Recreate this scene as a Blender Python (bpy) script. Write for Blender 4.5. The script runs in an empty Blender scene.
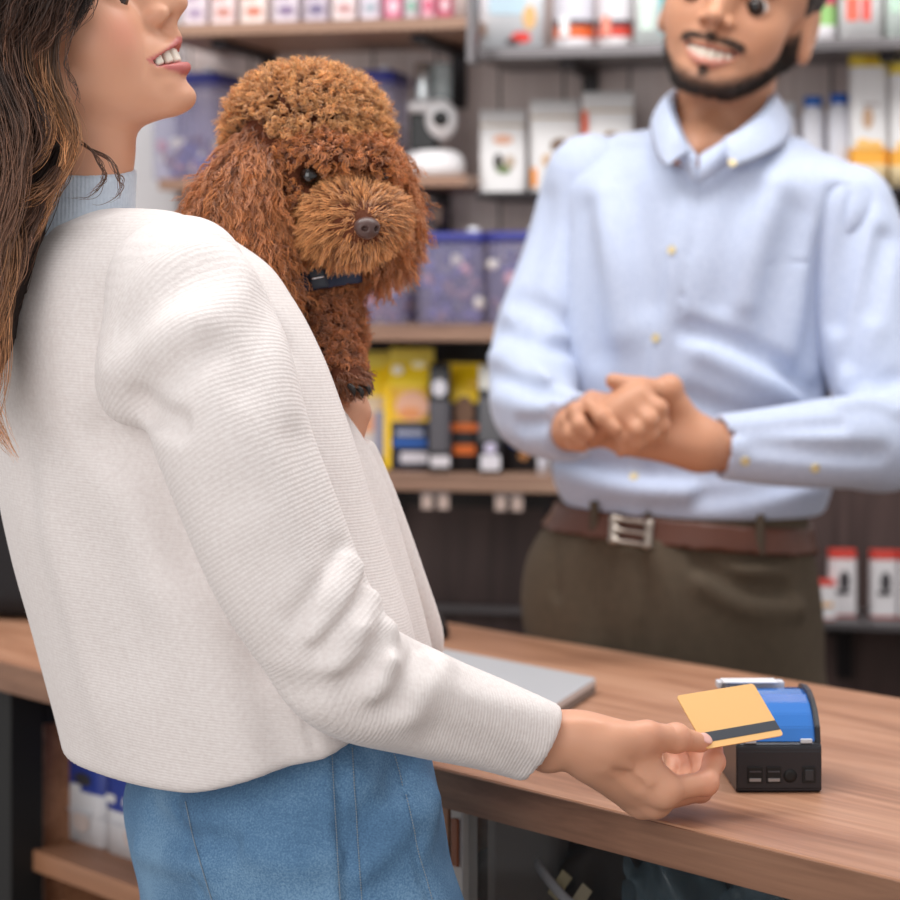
import bpy, bmesh, math, random
import numpy as np
from mathutils import Vector, Matrix, Euler
import openvdb
C = bpy.context.scene.collection
PI = math.pi
rng = np.random.default_rng(7)
random.seed(7)
CAMZ = 1.33; FPX = 2500.0; HOR = 300.0
# a point in the shop, from where it shows in the photograph and how far off it stands
def at(px, py, Y):
    return np.array([(px-450)/FPX*Y, Y, CAMZ-(py-HOR)/FPX*Y])
def lin(r, g, b):
    f = lambda c: (c/255/12.92 if c/255 <= .04045 else ((c/255+.055)/1.055)**2.4)
    return (f(r), f(g), f(b), 1)
# ------------------------------------------------------------------ materials
def mat(name, col, rough=.5, metal=0, bump=None, spec=.5, trans=0, ior=1.45, alpha=1, sheen=0, sss=0, noise=None, coat=0):
    m = bpy.data.materials.new(name); m.use_nodes = True
    nt = m.node_tree; b = nt.nodes['Principled BSDF']
    b.inputs['Base Color'].default_value = col
    b.inputs['Roughness'].default_value = rough
    b.inputs['Metallic'].default_value = metal
    b.inputs['Specular IOR Level'].default_value = spec
    b.inputs['IOR'].default_value = ior
    b.inputs['Transmission Weight'].default_value = trans
    b.inputs['Alpha'].default_value = alpha
    b.inputs['Sheen Weight'].default_value = sheen
    b.inputs['Coat Weight'].default_value = coat
    if sss:
        b.inputs['Subsurface Weight'].default_value = sss
        b.inputs['Subsurface Radius'].default_value = (.010, .004, .002)
        b.inputs['Subsurface Scale'].default_value = 1
    tc = nt.nodes.new('ShaderNodeTexCoord')
    if noise:      # (scale, amount) brightness mottling of the material itself
        n = nt.nodes.new('ShaderNodeTexNoise'); n.inputs['Scale'].default_value = noise[0]; n.inputs['Detail'].default_value = 4
        nt.links.new(tc.outputs['Object'], n.inputs['Vector'])
        mx = nt.nodes.new('ShaderNodeMix'); mx.data_type = 'RGBA'
        mx.inputs['A'].default_value = tuple(c*(1-noise[1]) for c in col[:3])+(1,)
        mx.inputs['B'].default_value = tuple(min(1, c*(1+noise[1])) for c in col[:3])+(1,)
        nt.links.new(n.outputs['Fac'], mx.inputs['Factor']); nt.links.new(mx.outputs['Result'], b.inputs['Base Color'])
    if bump:       # (scale, strength, distance)
        n = nt.nodes.new('ShaderNodeTexNoise'); n.inputs['Scale'].default_value = bump[0]; n.inputs['Detail'].default_value = 3
        nt.links.new(tc.outputs['Object'], n.inputs['Vector'])
        bp = nt.nodes.new('ShaderNodeBump'); bp.inputs['Strength'].default_value = bump[1]; bp.inputs['Distance'].default_value = bump[2]
        nt.links.new(n.outputs['Fac'], bp.inputs['Height']); nt.links.new(bp.outputs['Normal'], b.inputs['Normal'])
    return m
def nodes(m): return m.node_tree.nodes, m.node_tree.links, m.node_tree.nodes['Principled BSDF']
def N(nt, t, **kw):
    n = nt.new(t)
    for k, v in kw.items():
        if k.startswith('i_'): n.inputs[k[2:].replace('_', ' ')].default_value = v
        else: setattr(n, k, v)
    return n
def ramp(n, stops):
    e = n.color_ramp.elements
    while len(e) < len(stops): e.new(.5)
    for el, (p, c) in zip(e, stops): el.position = p; el.color = c
def wood(name, c1, c2, c3, axis=0, scale=1.0, rough=.45):
    m = mat(name, c2, rough); nt, L, b = nodes(m)
    tc = N(nt, 'ShaderNodeTexCoord'); mp = N(nt, 'ShaderNodeMapping')
    s = [14*scale]*3; s[axis] = 1.1*scale; mp.inputs['Scale'].default_value = s
    L.new(tc.outputs['Object'], mp.inputs['Vector'])
    n = N(nt, 'ShaderNodeTexNoise', i_Scale=1.6, i_Detail=7, i_Roughness=.62, i_Distortion=.9); L.new(mp.outputs[0], n.inputs['Vector'])
    r = N(nt, 'ShaderNodeValToRGB'); ramp(r, [(.32, c1), (.5, c2), (.68, c3)]); L.new(n.outputs['Fac'], r.inputs[0])
    mp2 = N(nt, 'ShaderNodeMapping'); s2 = [150*scale]*3; s2[axis] = 4*scale; mp2.inputs['Scale'].default_value = s2
    L.new(tc.outputs['Object'], mp2.inputs['Vector'])
    n2 = N(nt, 'ShaderNodeTexNoise', i_Scale=1, i_Detail=3); L.new(mp2.outputs[0], n2.inputs['Vector'])
    mx = N(nt, 'ShaderNodeMix', data_type='RGBA', blend_type='MULTIPLY'); mx.inputs['Factor'].default_value = .35
    r2 = N(nt, 'ShaderNodeValToRGB'); ramp(r2, [(.3, (.45, .42, .4, 1)), (.6, (1, 1, 1, 1))]); L.new(n2.outputs['Fac'], r2.inputs[0])
    L.new(r.outputs[0], mx.inputs['A']); L.new(r2.outputs[0], mx.inputs['B']); L.new(mx.outputs['Result'], b.inputs['Base Color'])
    bp = N(nt, 'ShaderNodeBump', i_Strength=.15, i_Distance=.001); L.new(n2.outputs['Fac'], bp.inputs['Height']); L.new(bp.outputs[0], b.inputs['Normal'])
    return m
def attr_mat(name, attr, rough=.5, sss=0, bump=None, sheen=0, spec=.5, mott=0):
    m = mat(name, (.5, .5, .5, 1), rough, bump=bump, sss=sss, sheen=sheen, spec=spec); nt, L, b = nodes(m)
    a = N(nt, 'ShaderNodeAttribute', attribute_name=attr)
    L.new(a.outputs['Color'], b.inputs['Base Color'])
    return m
# ------------------------------------------------------------------ objects
def link(name, me, m=None, parent=None):
    o = bpy.data.objects.new(name, me); C.objects.link(o)
    if m is not None:
        for mm in (m if isinstance(m, (list, tuple)) else [m]): me.materials.append(mm)
    if parent is not None: o.parent = parent
    return o
def tag(o, label=None, cat=None, group=None, kind=None):
    if label: o['label'] = label
    if cat: o['category'] = cat
    if group: o['group'] = group
    if kind: o['kind'] = kind
    return o
def thing(name, label, cat, loc=(0, 0, 0), rotz=0, group=None):
    o = bpy.data.objects.new(name, None); C.objects.link(o); o.empty_display_size = .05
    o.location = loc; o.rotation_euler = (0, 0, rotz)
    return tag(o, label, cat, group)
def bobj(name, bm, m, parent=None, smooth=False):
    me = bpy.data.meshes.new(name); bmesh.ops.recalc_face_normals(bm, faces=bm.faces[:]); bm.to_mesh(me); bm.free()
    if smooth:
        me.polygons.foreach_set('use_smooth', [True]*len(me.polygons))
    return link(name, me, m, parent)
def box_into(bm, c, h, bev=.002, rot=None, mi=0, seg=2):
    t = bmesh.new(); bmesh.ops.create_cube(t, size=2)
    for v in t.verts: v.co = Vector((v.co.x*h[0], v.co.y*h[1], v.co.z*h[2]))
    if bev: bmesh.ops.bevel(t, geom=t.edges[:], offset=min(bev, min(h)*.9), segments=seg, affect='EDGES', profile=.5)
    M = Matrix.Translation(Vector(c)) @ (rot.to_4x4() if rot is not None else Matrix())
    vs = [bm.verts.new(M @ v.co) for v in t.verts]
    for f in t.faces:
        try: nf = bm.faces.new([vs[v.index] for v in f.verts]); nf.material_index = mi; nf.smooth = False
        except ValueError: pass
    t.free()
def box(name, c, h, m, parent=None, bev=.002, rot=None, seg=2):
    bm = bmesh.new(); box_into(bm, c, h, bev, rot, 0, seg); return bobj(name, bm, m, parent)
def lathe_into(bm, prof, c=(0, 0, 0), seg=32, M=None, sx=1, sy=1):
    rings = []
    for r, z in prof:
        ring = []
        for k in range(seg):
            a = 2*PI*k/seg; p = Vector((r*math.cos(a)*sx, r*math.sin(a)*sy, z))
            if M is not None: p = M @ p
            ring.append(bm.verts.new(p+Vector(c)))
        rings.append(ring)
    for a, b in zip(rings, rings[1:]):
        for k in range(seg):
            bm.faces.new((a[k], a[(k+1) % seg], b[(k+1) % seg], b[k])).smooth = True
    for rg in (rings[0], rings[-1]):
        try: bm.faces.new(rg)
        except ValueError: pass
def lathe(name, prof, m, parent=None, c=(0, 0, 0), seg=32, M=None, sx=1, sy=1):
    bm = bmesh.new(); lathe_into(bm, prof, c, seg, M, sx, sy); return bobj(name, bm, m, parent)
def prism_into(bm, pts, z0, z1, M=None):
    lo = [Vector((x, y, z0)) for x, y in pts]; hi = [Vector((x, y, z1)) for x, y in pts]
    if M is not None: lo = [M @ p for p in lo]; hi = [M @ p for p in hi]
    lo = [bm.verts.new(p) for p in lo]; hi = [bm.verts.new(p) for p in hi]
    n = len(lo); bm.faces.new(lo[::-1]); bm.faces.new(hi)
    for k in range(n): bm.faces.new((lo[k], lo[(k+1) % n], hi[(k+1) % n], hi[k]))
def prism(name, pts, z0, z1, m, parent=None, M=None, bev=0):
    bm = bmesh.new(); prism_into(bm, pts, z0, z1, M)
    if bev: bmesh.ops.bevel(bm, geom=bm.edges[:], offset=bev, segments=2, affect='EDGES')
    return bobj(name, bm, m, parent)
def rrect(x0, y0, x1, y1, r, n=5):
    p = []
    for cx, cy, a0 in ((x1-r, y0+r, -90), (x1-r, y1-r, 0), (x0+r, y1-r, 90), (x0+r, y0+r, 180)):
        for k in range(n+1):
            a = math.radians(a0+90*k/n); p.append((cx+r*math.cos(a), cy+r*math.sin(a)))
    return p
def mesh_np(name, V, F, m=None, parent=None, smooth=True, attrs=None, cols=None, mi=None):
    me = bpy.data.meshes.new(name)
    V = np.ascontiguousarray(V, np.float32); F = np.ascontiguousarray(F, np.int32)
    nf, k = F.shape
    me.vertices.add(len(V)); me.vertices.foreach_set('co', V.ravel())
    me.loops.add(nf*k); me.loops.foreach_set('vertex_index', F.ravel())
    me.polygons.add(nf); me.polygons.foreach_set('loop_start', np.arange(0, nf*k, k, dtype=np.int32))
    me.polygons.foreach_set('loop_total', np.full(nf, k, np.int32))
    me.polygons.foreach_set('use_smooth', np.full(nf, smooth, bool))
    if mi is not None: me.polygons.foreach_set('material_index', np.ascontiguousarray(mi, np.int32))
    me.update(calc_edges=True)
    for nm, a in (attrs or {}).items():
        at_ = me.attributes.new(nm, 'FLOAT', 'POINT'); at_.data.foreach_set('value', np.ascontiguousarray(a, np.float32))
    for nm, a in (cols or {}).items():
        a = np.asarray(a, np.float32)
        if a.shape[1] == 3: a = np.hstack([a, np.ones((len(a), 1), np.float32)])
        at_ = me.color_attributes.new(nm, 'FLOAT_COLOR', 'POINT'); at_.data.foreach_set('color', np.ascontiguousarray(a).ravel())
    return link(name, me, m, parent)
# strands: P (n,k,3), R (n,k) -> thin closed tubes in one mesh
def tubes_np(P, R, sides=4, closed_tip=True):
    P = np.asarray(P, np.float32); n, k, _ = P.shape
    T = np.gradient(P, axis=1); T /= np.linalg.norm(T, axis=2, keepdims=True)+1e-9
    ref = np.zeros_like(T); ref[..., 2] = 1; ref[np.abs(T[..., 2]) > .92] = (1, 0, 0)
    # propagate a steady frame
    U = np.empty_like(T); U[:, 0] = np.cross(T[:, 0], ref[:, 0]); U[:, 0] /= np.linalg.norm(U[:, 0], axis=1, keepdims=True)+1e-9
    for j in range(1, k):
        u = U[:, j-1]-(U[:, j-1]*T[:, j]).sum(1, keepdims=True)*T[:, j]
        U[:, j] = u/(np.linalg.norm(u, axis=1, keepdims=True)+1e-9)
    W = np.cross(T, U)
    a = np.arange(sides)*2*PI/sides
    V = P[:, :, None]+R[:, :, None, None]*(np.cos(a)[None, None, :, None]*U[:, :, None]+np.sin(a)[None, None, :, None]*W[:, :, None])
    idx = np.arange(n*k*sides).reshape(n, k, sides)
    A = idx[:, :-1]; B = idx[:, 1:]
    F = np.stack([A, np.roll(A, -1, 2), np.roll(B, -1, 2), B], -1).reshape(-1, 4)
    return V.reshape(-1, 3), F
# ------------------------------------------------------------------ fields (smooth solids)
def norm(v): v = np.asarray(v, float); return v/np.linalg.norm(v)
def frame(z, x=(1, 0, 0)):
    z = norm(z); x = np.asarray(x, float); x = norm(x-z*(x@z)); return np.stack([x, np.cross(z, x), z])   # rows
def eul(rx=0, ry=0, rz=0): return np.array(Euler((math.radians(rx), math.radians(ry), math.radians(rz))).to_matrix()).T   # rows = local axes
class Field:
    def __init__(s, far=1.0): s.p = []; s.far = far
    def add(s, f, c, r, k=.01, op='u'): s.p.append((f, np.asarray(c, np.float32), float(r), k, op)); return s
    def ell(s, c, r, R=None, k=.01, op='u'):
        c = np.asarray(c, np.float32); r = np.asarray(r, np.float32); Rm = None if R is None else np.asarray(R, np.float32).T
        def f(P):
            q = P-c
            if Rm is not None: q = q@Rm
            a = np.sqrt(((q/r)**2).sum(-1)); b = np.sqrt(((q/(r*r))**2).sum(-1))+1e-9
            return a*(a-1)/b
        return s.add(f, c, r.max(), k, op)
    def cap(s, a, b, ra, rb, k=.01, op='u', flat=None):
        # flat = (side vector, ratio): squeeze across that direction
        a = np.asarray(a, np.float32); b = np.asarray(b, np.float32); ab = b-a; L2 = float(ab@ab)+1e-12
        if flat is not None: fv = norm(flat[0]).astype(np.float32); fr = flat[1]
        def f(P):
            q = P-a; t = np.clip(q@ab/L2, 0, 1); e = q-t[..., None]*ab
            if flat is not None:
                w = e@fv; e = e+(w*(1/fr-1))[..., None]*fv
            d = np.sqrt((e*e).sum(-1))-(ra+(rb-ra)*t)
            return d*(flat[1] if flat is not None and flat[1] < 1 else 1)
        return s.add(f, (a+b)/2, math.sqrt(L2)/2+max(ra, rb), k, op)
    def chain(s, pts, rs, k=.01, op='u', flat=None):
        # smooth tube through points: one primitive
        pts = spline(pts, 8); rs = spline(np.asarray(rs, float)[:, None], 8)[:, 0]
        pts = pts.astype(np.float32); rs = rs.astype(np.float32)
        if flat is not None: fv = norm(flat[0]).astype(np.float32); fr = flat[1]
        def f(P):
            best = np.full(P.shape[:-1], 9, np.float32)
            for i in range(len(pts)-1):
                a, b = pts[i], pts[i+1]; ab = b-a; L2 = ab@ab+1e-12
                q = P-a; t = np.clip(q@ab/L2, 0, 1); e = q-t[..., None]*ab
                if flat is not None: w = e@fv; e = e+(w*(1/fr-1))[..., None]*fv
                best = np.minimum(best, np.sqrt((e*e).sum(-1))-(rs[i]+(rs[i+1]-rs[i])*t))
            return best
        c = (pts.min(0)+pts.max(0))/2; return s.add(f, c, np.linalg.norm(pts-c, axis=1).max()+rs.max(), k, op)
    def box(s, c, h, R=None, rd=.004, k=.01, op='u'):
        c = np.asarray(c, np.float32); h = np.asarray(h, np.float32)-rd; Rm = None if R is None else np.asarray(R, np.float32).T
        def f(P):
            q = P-c
            if Rm is not None: q = q@Rm
            q = np.abs(q)-h
            return np.sqrt((np.maximum(q, 0)**2).sum(-1))+np.minimum(q.max(-1), 0)-rd
        return s.add(f, c, np.linalg.norm(h)+rd, k, op)
    def plane(s, p, n, k=.004):      # keep the side the normal points away from
        p = np.asarray(p, np.float32); n = norm(n).astype(np.float32)
        return s.add(lambda P: (P-p)@n, p, 99, k, 'i')
    def loft(s, zs, cx, cy, rx, ry, pw=2.2, rot=0, k=.01, op='u'):
        # stacked super-ellipses, given against height
        zs = np.asarray(zs, float); o = np.argsort(zs); zs = zs[o]
        arr = [np.broadcast_to(np.asarray(v, float), zs.shape)[o] for v in (cx, cy, rx, ry, rot)]
        zz = np.linspace(zs[0], zs[-1], 200); sm = [smooth_interp(zz, zs, v) for v in arr]
        def f(P):
            z = P[..., 2]; X, Y, A, B, T = [np.interp(z, zz, v).astype(np.float32) for v in sm]
            x = P[..., 0]-X; y = P[..., 1]-Y; c, sn = np.cos(T), np.sin(T)
            u = (x*c+y*sn)/A; v = (-x*sn+y*c)/B
            g = (np.abs(u)**pw+np.abs(v)**pw)**(1/pw)
            d = (g-1)*np.minimum(A, B)*.9
            e = np.maximum(zs[0]-z, z-zs[-1])
            return np.maximum(d, e)
        c = [arr[0].mean(), arr[1].mean(), (zs[0]+zs[-1])/2]
        return s.add(f, c, np.hypot((zs[-1]-zs[0])/2, max(arr[2].max(), arr[3].max()))+max(np.ptp(arr[0]), np.ptp(arr[1])), k, op)
    def eval(s, P, bc=None, br=None):
        d = np.full(P.shape[:-1], s.far, np.float32)
        for f, c, r, k, op in s.p:
            if bc is not None and r < 90:
                near = np.linalg.norm(bc-c, axis=1) < r+br+max(k, .012)
                if not near.any(): continue
                g = np.zeros(d.shape, np.float32); sel = near; Q = P[sel]; dd = d[sel]
            else: sel = slice(None); Q = P; dd = d
            if op == 'd': d[sel] = f(Q, dd); continue
            v = f(Q).astype(np.float32)
            if op == 'u':
                h = np.clip(k-np.abs(dd-v), 0, None)/max(k, 1e-6); d[sel] = np.minimum(dd, v)-h*h*k*.25
            elif op == 's':
                v = -v; h = np.clip(k-np.abs(dd-v), 0, None)/max(k, 1e-6); d[sel] = np.maximum(dd, v)+h*h*k*.25
            elif op == 'i':
                h = np.clip(k-np.abs(dd-v), 0, None)/max(k, 1e-6); d[sel] = np.maximum(dd, v)+h*h*k*.25
        return d
    def disp(s, f, c=(0, 0, 0), r=99): return s.add(f, c, r, 0, 'd')
    def mesh(s, lo, hi, h, slack=1.6):
        B = 10; lo = np.asarray(lo, float); nb = np.ceil((np.asarray(hi)-lo)/(h*B)).astype(int)
        I = np.stack(np.meshgrid(*[np.arange(n) for n in nb], indexing='ij'), -1).reshape(-1, 3)
        cen = (lo+(I+.5)*B*h).astype(np.float32); br = B*h*.5*1.7321
        dc = np.concatenate([s.eval(cen[i:i+20000]) for i in range(0, len(cen), 20000)])
        keep = np.abs(dc) < br*slack+.004
        D = np.where(dc < 0, -br, br).astype(np.float32).reshape(nb)
        D = np.repeat(np.repeat(np.repeat(D, B, 0), B, 1), B, 2)
        loc = np.stack(np.meshgrid(*[np.arange(B)]*3, indexing='ij'), -1).reshape(-1, 3)
        ki = I[keep]; kc = cen[keep]
        for i in range(0, len(ki), 300):
            ii = ki[i:i+300]; P = (lo+((ii*B)[:, None]+loc[None])*h).astype(np.float32)
            v = s.eval(P, kc[i:i+300], br)
            G = ((ii*B)[:, None]+loc[None]).reshape(-1, 3); D[G[:, 0], G[:, 1], G[:, 2]] = v.ravel()
        g = openvdb.FloatGrid(br); g.copyFromArray(D)
        V, F = g.convertToQuads(isovalue=0)
        V = np.asarray(V, np.float64)*h+lo; F = np.asarray(F)
        # outward orientation
        a, b, c_, d_ = [V[F[:, j]] for j in range(4)]; nr = np.cross(c_-a, d_-b); m = (a+b+c_+d_)/4
        st = max(1, len(F)//4000); nr = nr[::st]; m = m[::st]; nn = nr/(np.linalg.norm(nr, axis=1, keepdims=True)+1e-12)
        dd = s.eval((m+nn*h).astype(np.float32))-s.eval((m-nn*h).astype(np.float32))
        if dd.sum() < 0: F = F[:, ::-1]
        return V, F
    def hit(s, px, py, Y0):      # where the line of sight through a picture point first meets the surface
        Y = float(Y0)
        for _ in range(60):
            d = float(s.eval(np.asarray(at(px, py, Y), np.float32)[None])[0])
            if abs(d) < 2e-4: break
            Y += d*.8
            if Y > Y0+.6: return at(px, py, Y0+.1)
        return at(px, py, Y)
    def proj(s, P, it=3):      # pull points onto the surface, with normals
        P = np.asarray(P, np.float32)
        for _ in range(it):
            d, n = s.grad(P); P = P-d[:, None]*n
        return P, n
    def grad(s, P, e=.001):
        d = s.eval(P); n = np.stack([s.eval(P+np.float32([e if j == i else 0 for j in range(3)]))-d for i in range(3)], -1)
        n /= np.linalg.norm(n, axis=-1, keepdims=True)+1e-9
        return d, n
def spline(pts, n):
    P = np.asarray(pts, float)
    if len(P) < 3: t = np.linspace(0, 1, n+1)[:, None]; return P[0]*(1-t)+P[-1]*t
    Q = np.vstack([2*P[0]-P[1], P, 2*P[-1]-P[-2]]); out = []
    for i in range(1, len(Q)-2):
        for k in range(n):
            t = k/n; a, b, c, d = Q[i-1], Q[i], Q[i+1], Q[i+2]
            out.append(.5*(2*b+(c-a)*t+(2*a-5*b+4*c-d)*t*t+(3*b-a-3*c+d)*t**3))
    out.append(P[-1]); return np.array(out)
def smooth_interp(x, xs, ys):
    # monotone-ish cubic through the given values
    xs = np.asarray(xs, float); ys = np.asarray(ys, float)
    if len(xs) < 3: return np.interp(x, xs, ys)
    m = np.gradient(ys, xs); i = np.clip(np.searchsorted(xs, x)-1, 0, len(xs)-2)
    hh = xs[i+1]-xs[i]; t = np.clip((x-xs[i])/hh, 0, 1)
    return (2*t**3-3*t**2+1)*ys[i]+(t**3-2*t**2+t)*hh*m[i]+(-2*t**3+3*t**2)*ys[i+1]+(t**3-t**2)*hh*m[i+1]
def wob(P, f, seed=0):
    # cheap smooth noise, about -1..1
    r = np.random.default_rng(seed); o = np.zeros(P.shape[:-1], np.float32)
    for _ in range(5):
        w = (r.normal(size=3)*f).astype(np.float32); o += np.sin(P@w+np.float32(r.uniform(0, 6.28)))
    return o/2.6
def sstep(a, b, x): t = np.clip((x-a)/(b-a), 0, 1); return t*t*(3-2*t)
# ================================================================== the shop
WA = math.radians(-15); WO = np.array([0., 4.0]); WYH = np.array([-math.sin(WA), math.cos(WA)]); WXH = np.array([math.cos(WA), math.sin(WA)])
def wy(px, off):      # depth of the plane `off` metres in front of the back wall, in the direction px
    return (WO@WYH-off)/((px-450)/FPX*WYH[0]+WYH[1])
def W(px, py, off): return at(px, py, wy(px, off))
def wz(py, px, off): return W(px, py, off)[2]
def wmm(px, off): return wy(px, off)/FPX
m_plank = mat('wall_planks', lin(168, 148, 143), .6); nt, L, b = nodes(m_plank)
tc = N(nt, 'ShaderNodeTexCoord'); sp = N(nt, 'ShaderNodeSeparateXYZ'); L.new(tc.outputs['Object'], sp.inputs[0])
mod = N(nt, 'ShaderNodeMath', operation='MODULO'); mul = N(nt, 'ShaderNodeMath', operation='ADD'); mul.inputs[1].default_value = 10
L.new(sp.outputs['X'], mul.inputs[0]); L.new(mul.outputs[0], mod.inputs[0]); mod.inputs[1].default_value = .105
div = N(nt, 'ShaderNodeMath', operation='DIVIDE'); L.new(mul.outputs[0], div.inputs[0]); div.inputs[1].default_value = .105
flo = N(nt, 'ShaderNodeMath', operation='FLOOR'); L.new(div.outputs[0], flo.inputs[0])
wn = N(nt, 'ShaderNodeTexWhiteNoise', noise_dimensions='1D'); L.new(flo.outputs[0], wn.inputs['W'])
mp = N(nt, 'ShaderNodeMapping'); mp.inputs['Scale'].default_value = (40, 40, 1.3); L.new(tc.outputs['Object'], mp.inputs[0])
no = N(nt, 'ShaderNodeTexNoise', i_Scale=1.5, i_Detail=5, i_Distortion=.6); L.new(mp.outputs[0], no.inputs['Vector'])
ad = N(nt, 'ShaderNodeMath', operation='MULTIPLY_ADD'); L.new(wn.outputs[0], ad.inputs[0]); ad.inputs[1].default_value = .5; L.new(no.outputs['Fac'], ad.inputs[2])
rp = N(nt, 'ShaderNodeValToRGB'); ramp(rp, [(.4, lin(192, 174, 169)), (.75, lin(214, 199, 194)), (1.0, lin(226, 213, 209))]); L.new(ad.outputs[0], rp.inputs[0])
gt = N(nt, 'ShaderNodeMath', operation='GREATER_THAN'); L.new(mod.outputs[0], gt.inputs[0]); gt.inputs[1].default_value = .004
mx = N(nt, 'ShaderNodeMix', data_type='RGBA'); mx.inputs['A'].default_value = lin(60, 46, 44); L.new(gt.outputs[0], mx.inputs['Factor']); L.new(rp.outputs[0], mx.inputs['B'])
L.new(mx.outputs['Result'], b.inputs['Base Color'])
m_low = wood('shade_toned_lower_wall', lin(66, 51, 49), lin(84, 67, 64), lin(98, 79, 75), 2, 1, .55)  # lower wall coloured darker to stand for the light falling off there
m_grey = mat('pale_grey_paint', lin(205, 203, 205), .6)
m_floor = mat('floor_tile', lin(150, 140, 132), .4, noise=(6, .12))
m_shelf = wood('shelf_oak', lin(128, 98, 82), lin(160, 126, 106), lin(178, 146, 124), 0, 1.2, .5)
m_steel = mat('grey_shelf_steel', lin(120, 116, 118), .4, .7)
m_steel_d = mat('dark_bracket_steel', lin(46, 42, 44), .45, .5)
m_black = mat('black_steel', lin(16, 16, 17), .6)
m_ctr = wood('counter_oak', lin(144, 98, 72), lin(178, 130, 102), lin(196, 150, 122), 0, .8, .42)
m_ctr_edge = m_ctr
m_ply = wood('unit_wood', lin(130, 88, 62), lin(160, 112, 82), lin(178, 130, 100), 0, 1, .5)
m_white = mat('white_print', lin(236, 234, 236), .45)
m_offw = mat('off_white_print', lin(226, 222, 222), .5)
m_plastic_w = mat('white_plastic', lin(238, 236, 238), .3)
PC = {}
def pm(r, g, b_, rough=.45):
    k = (r, g, b_)
    if k not in PC: PC[k] = mat('print_%02x%02x%02x' % k, lin(r, g, b_), rough)
    return PC[k]
# setting
st = lambda o: tag(o, kind='structure')
st(box('floor', (0, 2.2, -.05), (3.4, 3.2, .05), m_floor, bev=0))
wl = box('wall_back', (0, .05, 1.5+.55), (2.2, .05, .95), m_plank, bev=0); wl.location = (0, 4.0, 0); wl.rotation_euler = (0, 0, WA); st(wl)
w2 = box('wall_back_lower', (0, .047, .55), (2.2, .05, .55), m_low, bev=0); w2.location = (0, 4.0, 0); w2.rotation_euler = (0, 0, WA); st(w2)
p0 = W(60, 200, .02)
w3 = box('wall_left', (-.85, .0, 1.5), (.85+.106*1.0, .018, 1.5), m_grey, bev=0); q = W(120, 200, .02); w3.location = (q[0], q[1], 0); w3.rotation_euler = (0, 0, WA); st(w3)
# rail on the shade-toned lower wall
q0 = W(330, 604, .02); tr = box('trim_1', (.15, 0, 0), (.32, .012, .006), m_steel, bev=.001); tr.location = q0; tr.rotation_euler = (0, 0, WA); st(tr)
# ---------------------------------------------------------------- shelves on the back wall
def shelf(px0, px1, zt, th, dep, m, label, bracket=True, name='wall_shelf'):
    a = W(px0, 300, dep); b2 = W(px1, 300, dep); wd = np.linalg.norm(b2[:2]-a[:2])
    base = a+np.r_[WYH*dep, 0]; t = thing(name, label, 'shelf', (base[0], base[1], zt-th), WA)
    box('board', (wd/2, -dep/2, th/2), (wd/2, dep/2-.001, th/2), m, t, .0015)
    if bracket:
        for fx in (.18, .82):
            bm = bmesh.new(); box_into(bm, (wd*fx, -dep*.42, -.006), (.012, dep*.4, .006), .001); box_into(bm, (wd*fx, -.006, -.05), (.012, .005, .045), .001)
            bobj('bracket', bm, m_steel_d, t)
    return t
Z1 = wz(20, 320, .30); Z2 = wz(43, 690, .22); Z3 = wz(325, 430, .28); Z4 = wz(475, 460, .28); Z5 = wz(175, 430, .2); Z6 = wz(191, 560, .17); Z7 = wz(623, 860, .18)
shelf(150, 467, Z1, .0185, .30, m_shelf, 'thick wooden shelf high on the back wall above the brown dog')
shelf(158, 466, Z5, .0175, .20, m_shelf, 'short wooden shelf behind the dog carrying the white pet camera')
shelf(300, 560, Z3, .024, .28, m_shelf, 'wooden shelf carrying the purple lidded treat boxes')
shelf(300, 560, Z4, .025, .28, m_shelf, 'wooden shelf carrying the yellow and black food bags')
shelf(474, 980, Z2, .016, .22, m_steel, 'long grey steel shelf behind the man\'s head', name='wall_shelf')
shelf(476, 980, Z6, .010, .17, m_steel_d, 'thin dark steel shelf under the three white pouches')
shelf(800, 980, Z7, .012, .18, m_steel, 'low grey steel shelf right of the man\'s hip')
q = W(470, 20, .3); up = box('shelf_upright', (0, .02, .48), (.0055, .02, .42), m_steel, None, .001); up.location = (q[0], q[1], Z1-.13+.0); up.rotation_euler = (0, 0, WA)
tag(up, 'grey steel upright at the right end of the high wooden shelf', 'shelf upright')
# dark panel of the left unit, its black also holding the shade under the shelf
q = W(300, 300, .004); q2 = W(556, 300, .004); wd = np.linalg.norm(q2-q)
bp_ = box('shelf_back_panel', (wd/2, 0, (Z3+Z4)/2-.05), (wd/2, .004, (Z3-Z4)/2+.02), mat('shade_deepened_laminate', lin(30, 25, 26), .5), None, 0); bp_.location = (q[0], q[1], 0); bp_.rotation_euler = (0, 0, WA)
tag(bp_, 'dark back panel, blackened for shade, behind the yellow and black food bags', 'panel')
# price tag holders under the bag shelf
for k, px in enumerate((433, 507)):
    q = W(px, 486, .285); t = thing('price_tag_holder', ['clear price tag holder under the yellow food bag', 'clear price tag holder under the black food bag'][k], 'tag holder', (q[0], q[1], Z4-.0262), WA, 'price tag holders on the bag shelf')
    for s in (-1, 1):
        box('tag', (s*.0125, .012, -.013), (.0085, .001, .013), mat('pale_tag', lin(190, 168, 158), .4), t, .0005)
    box('clip', (0, .012, -.002), (.022, .003, .002), m_steel, t, .0005)
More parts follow.
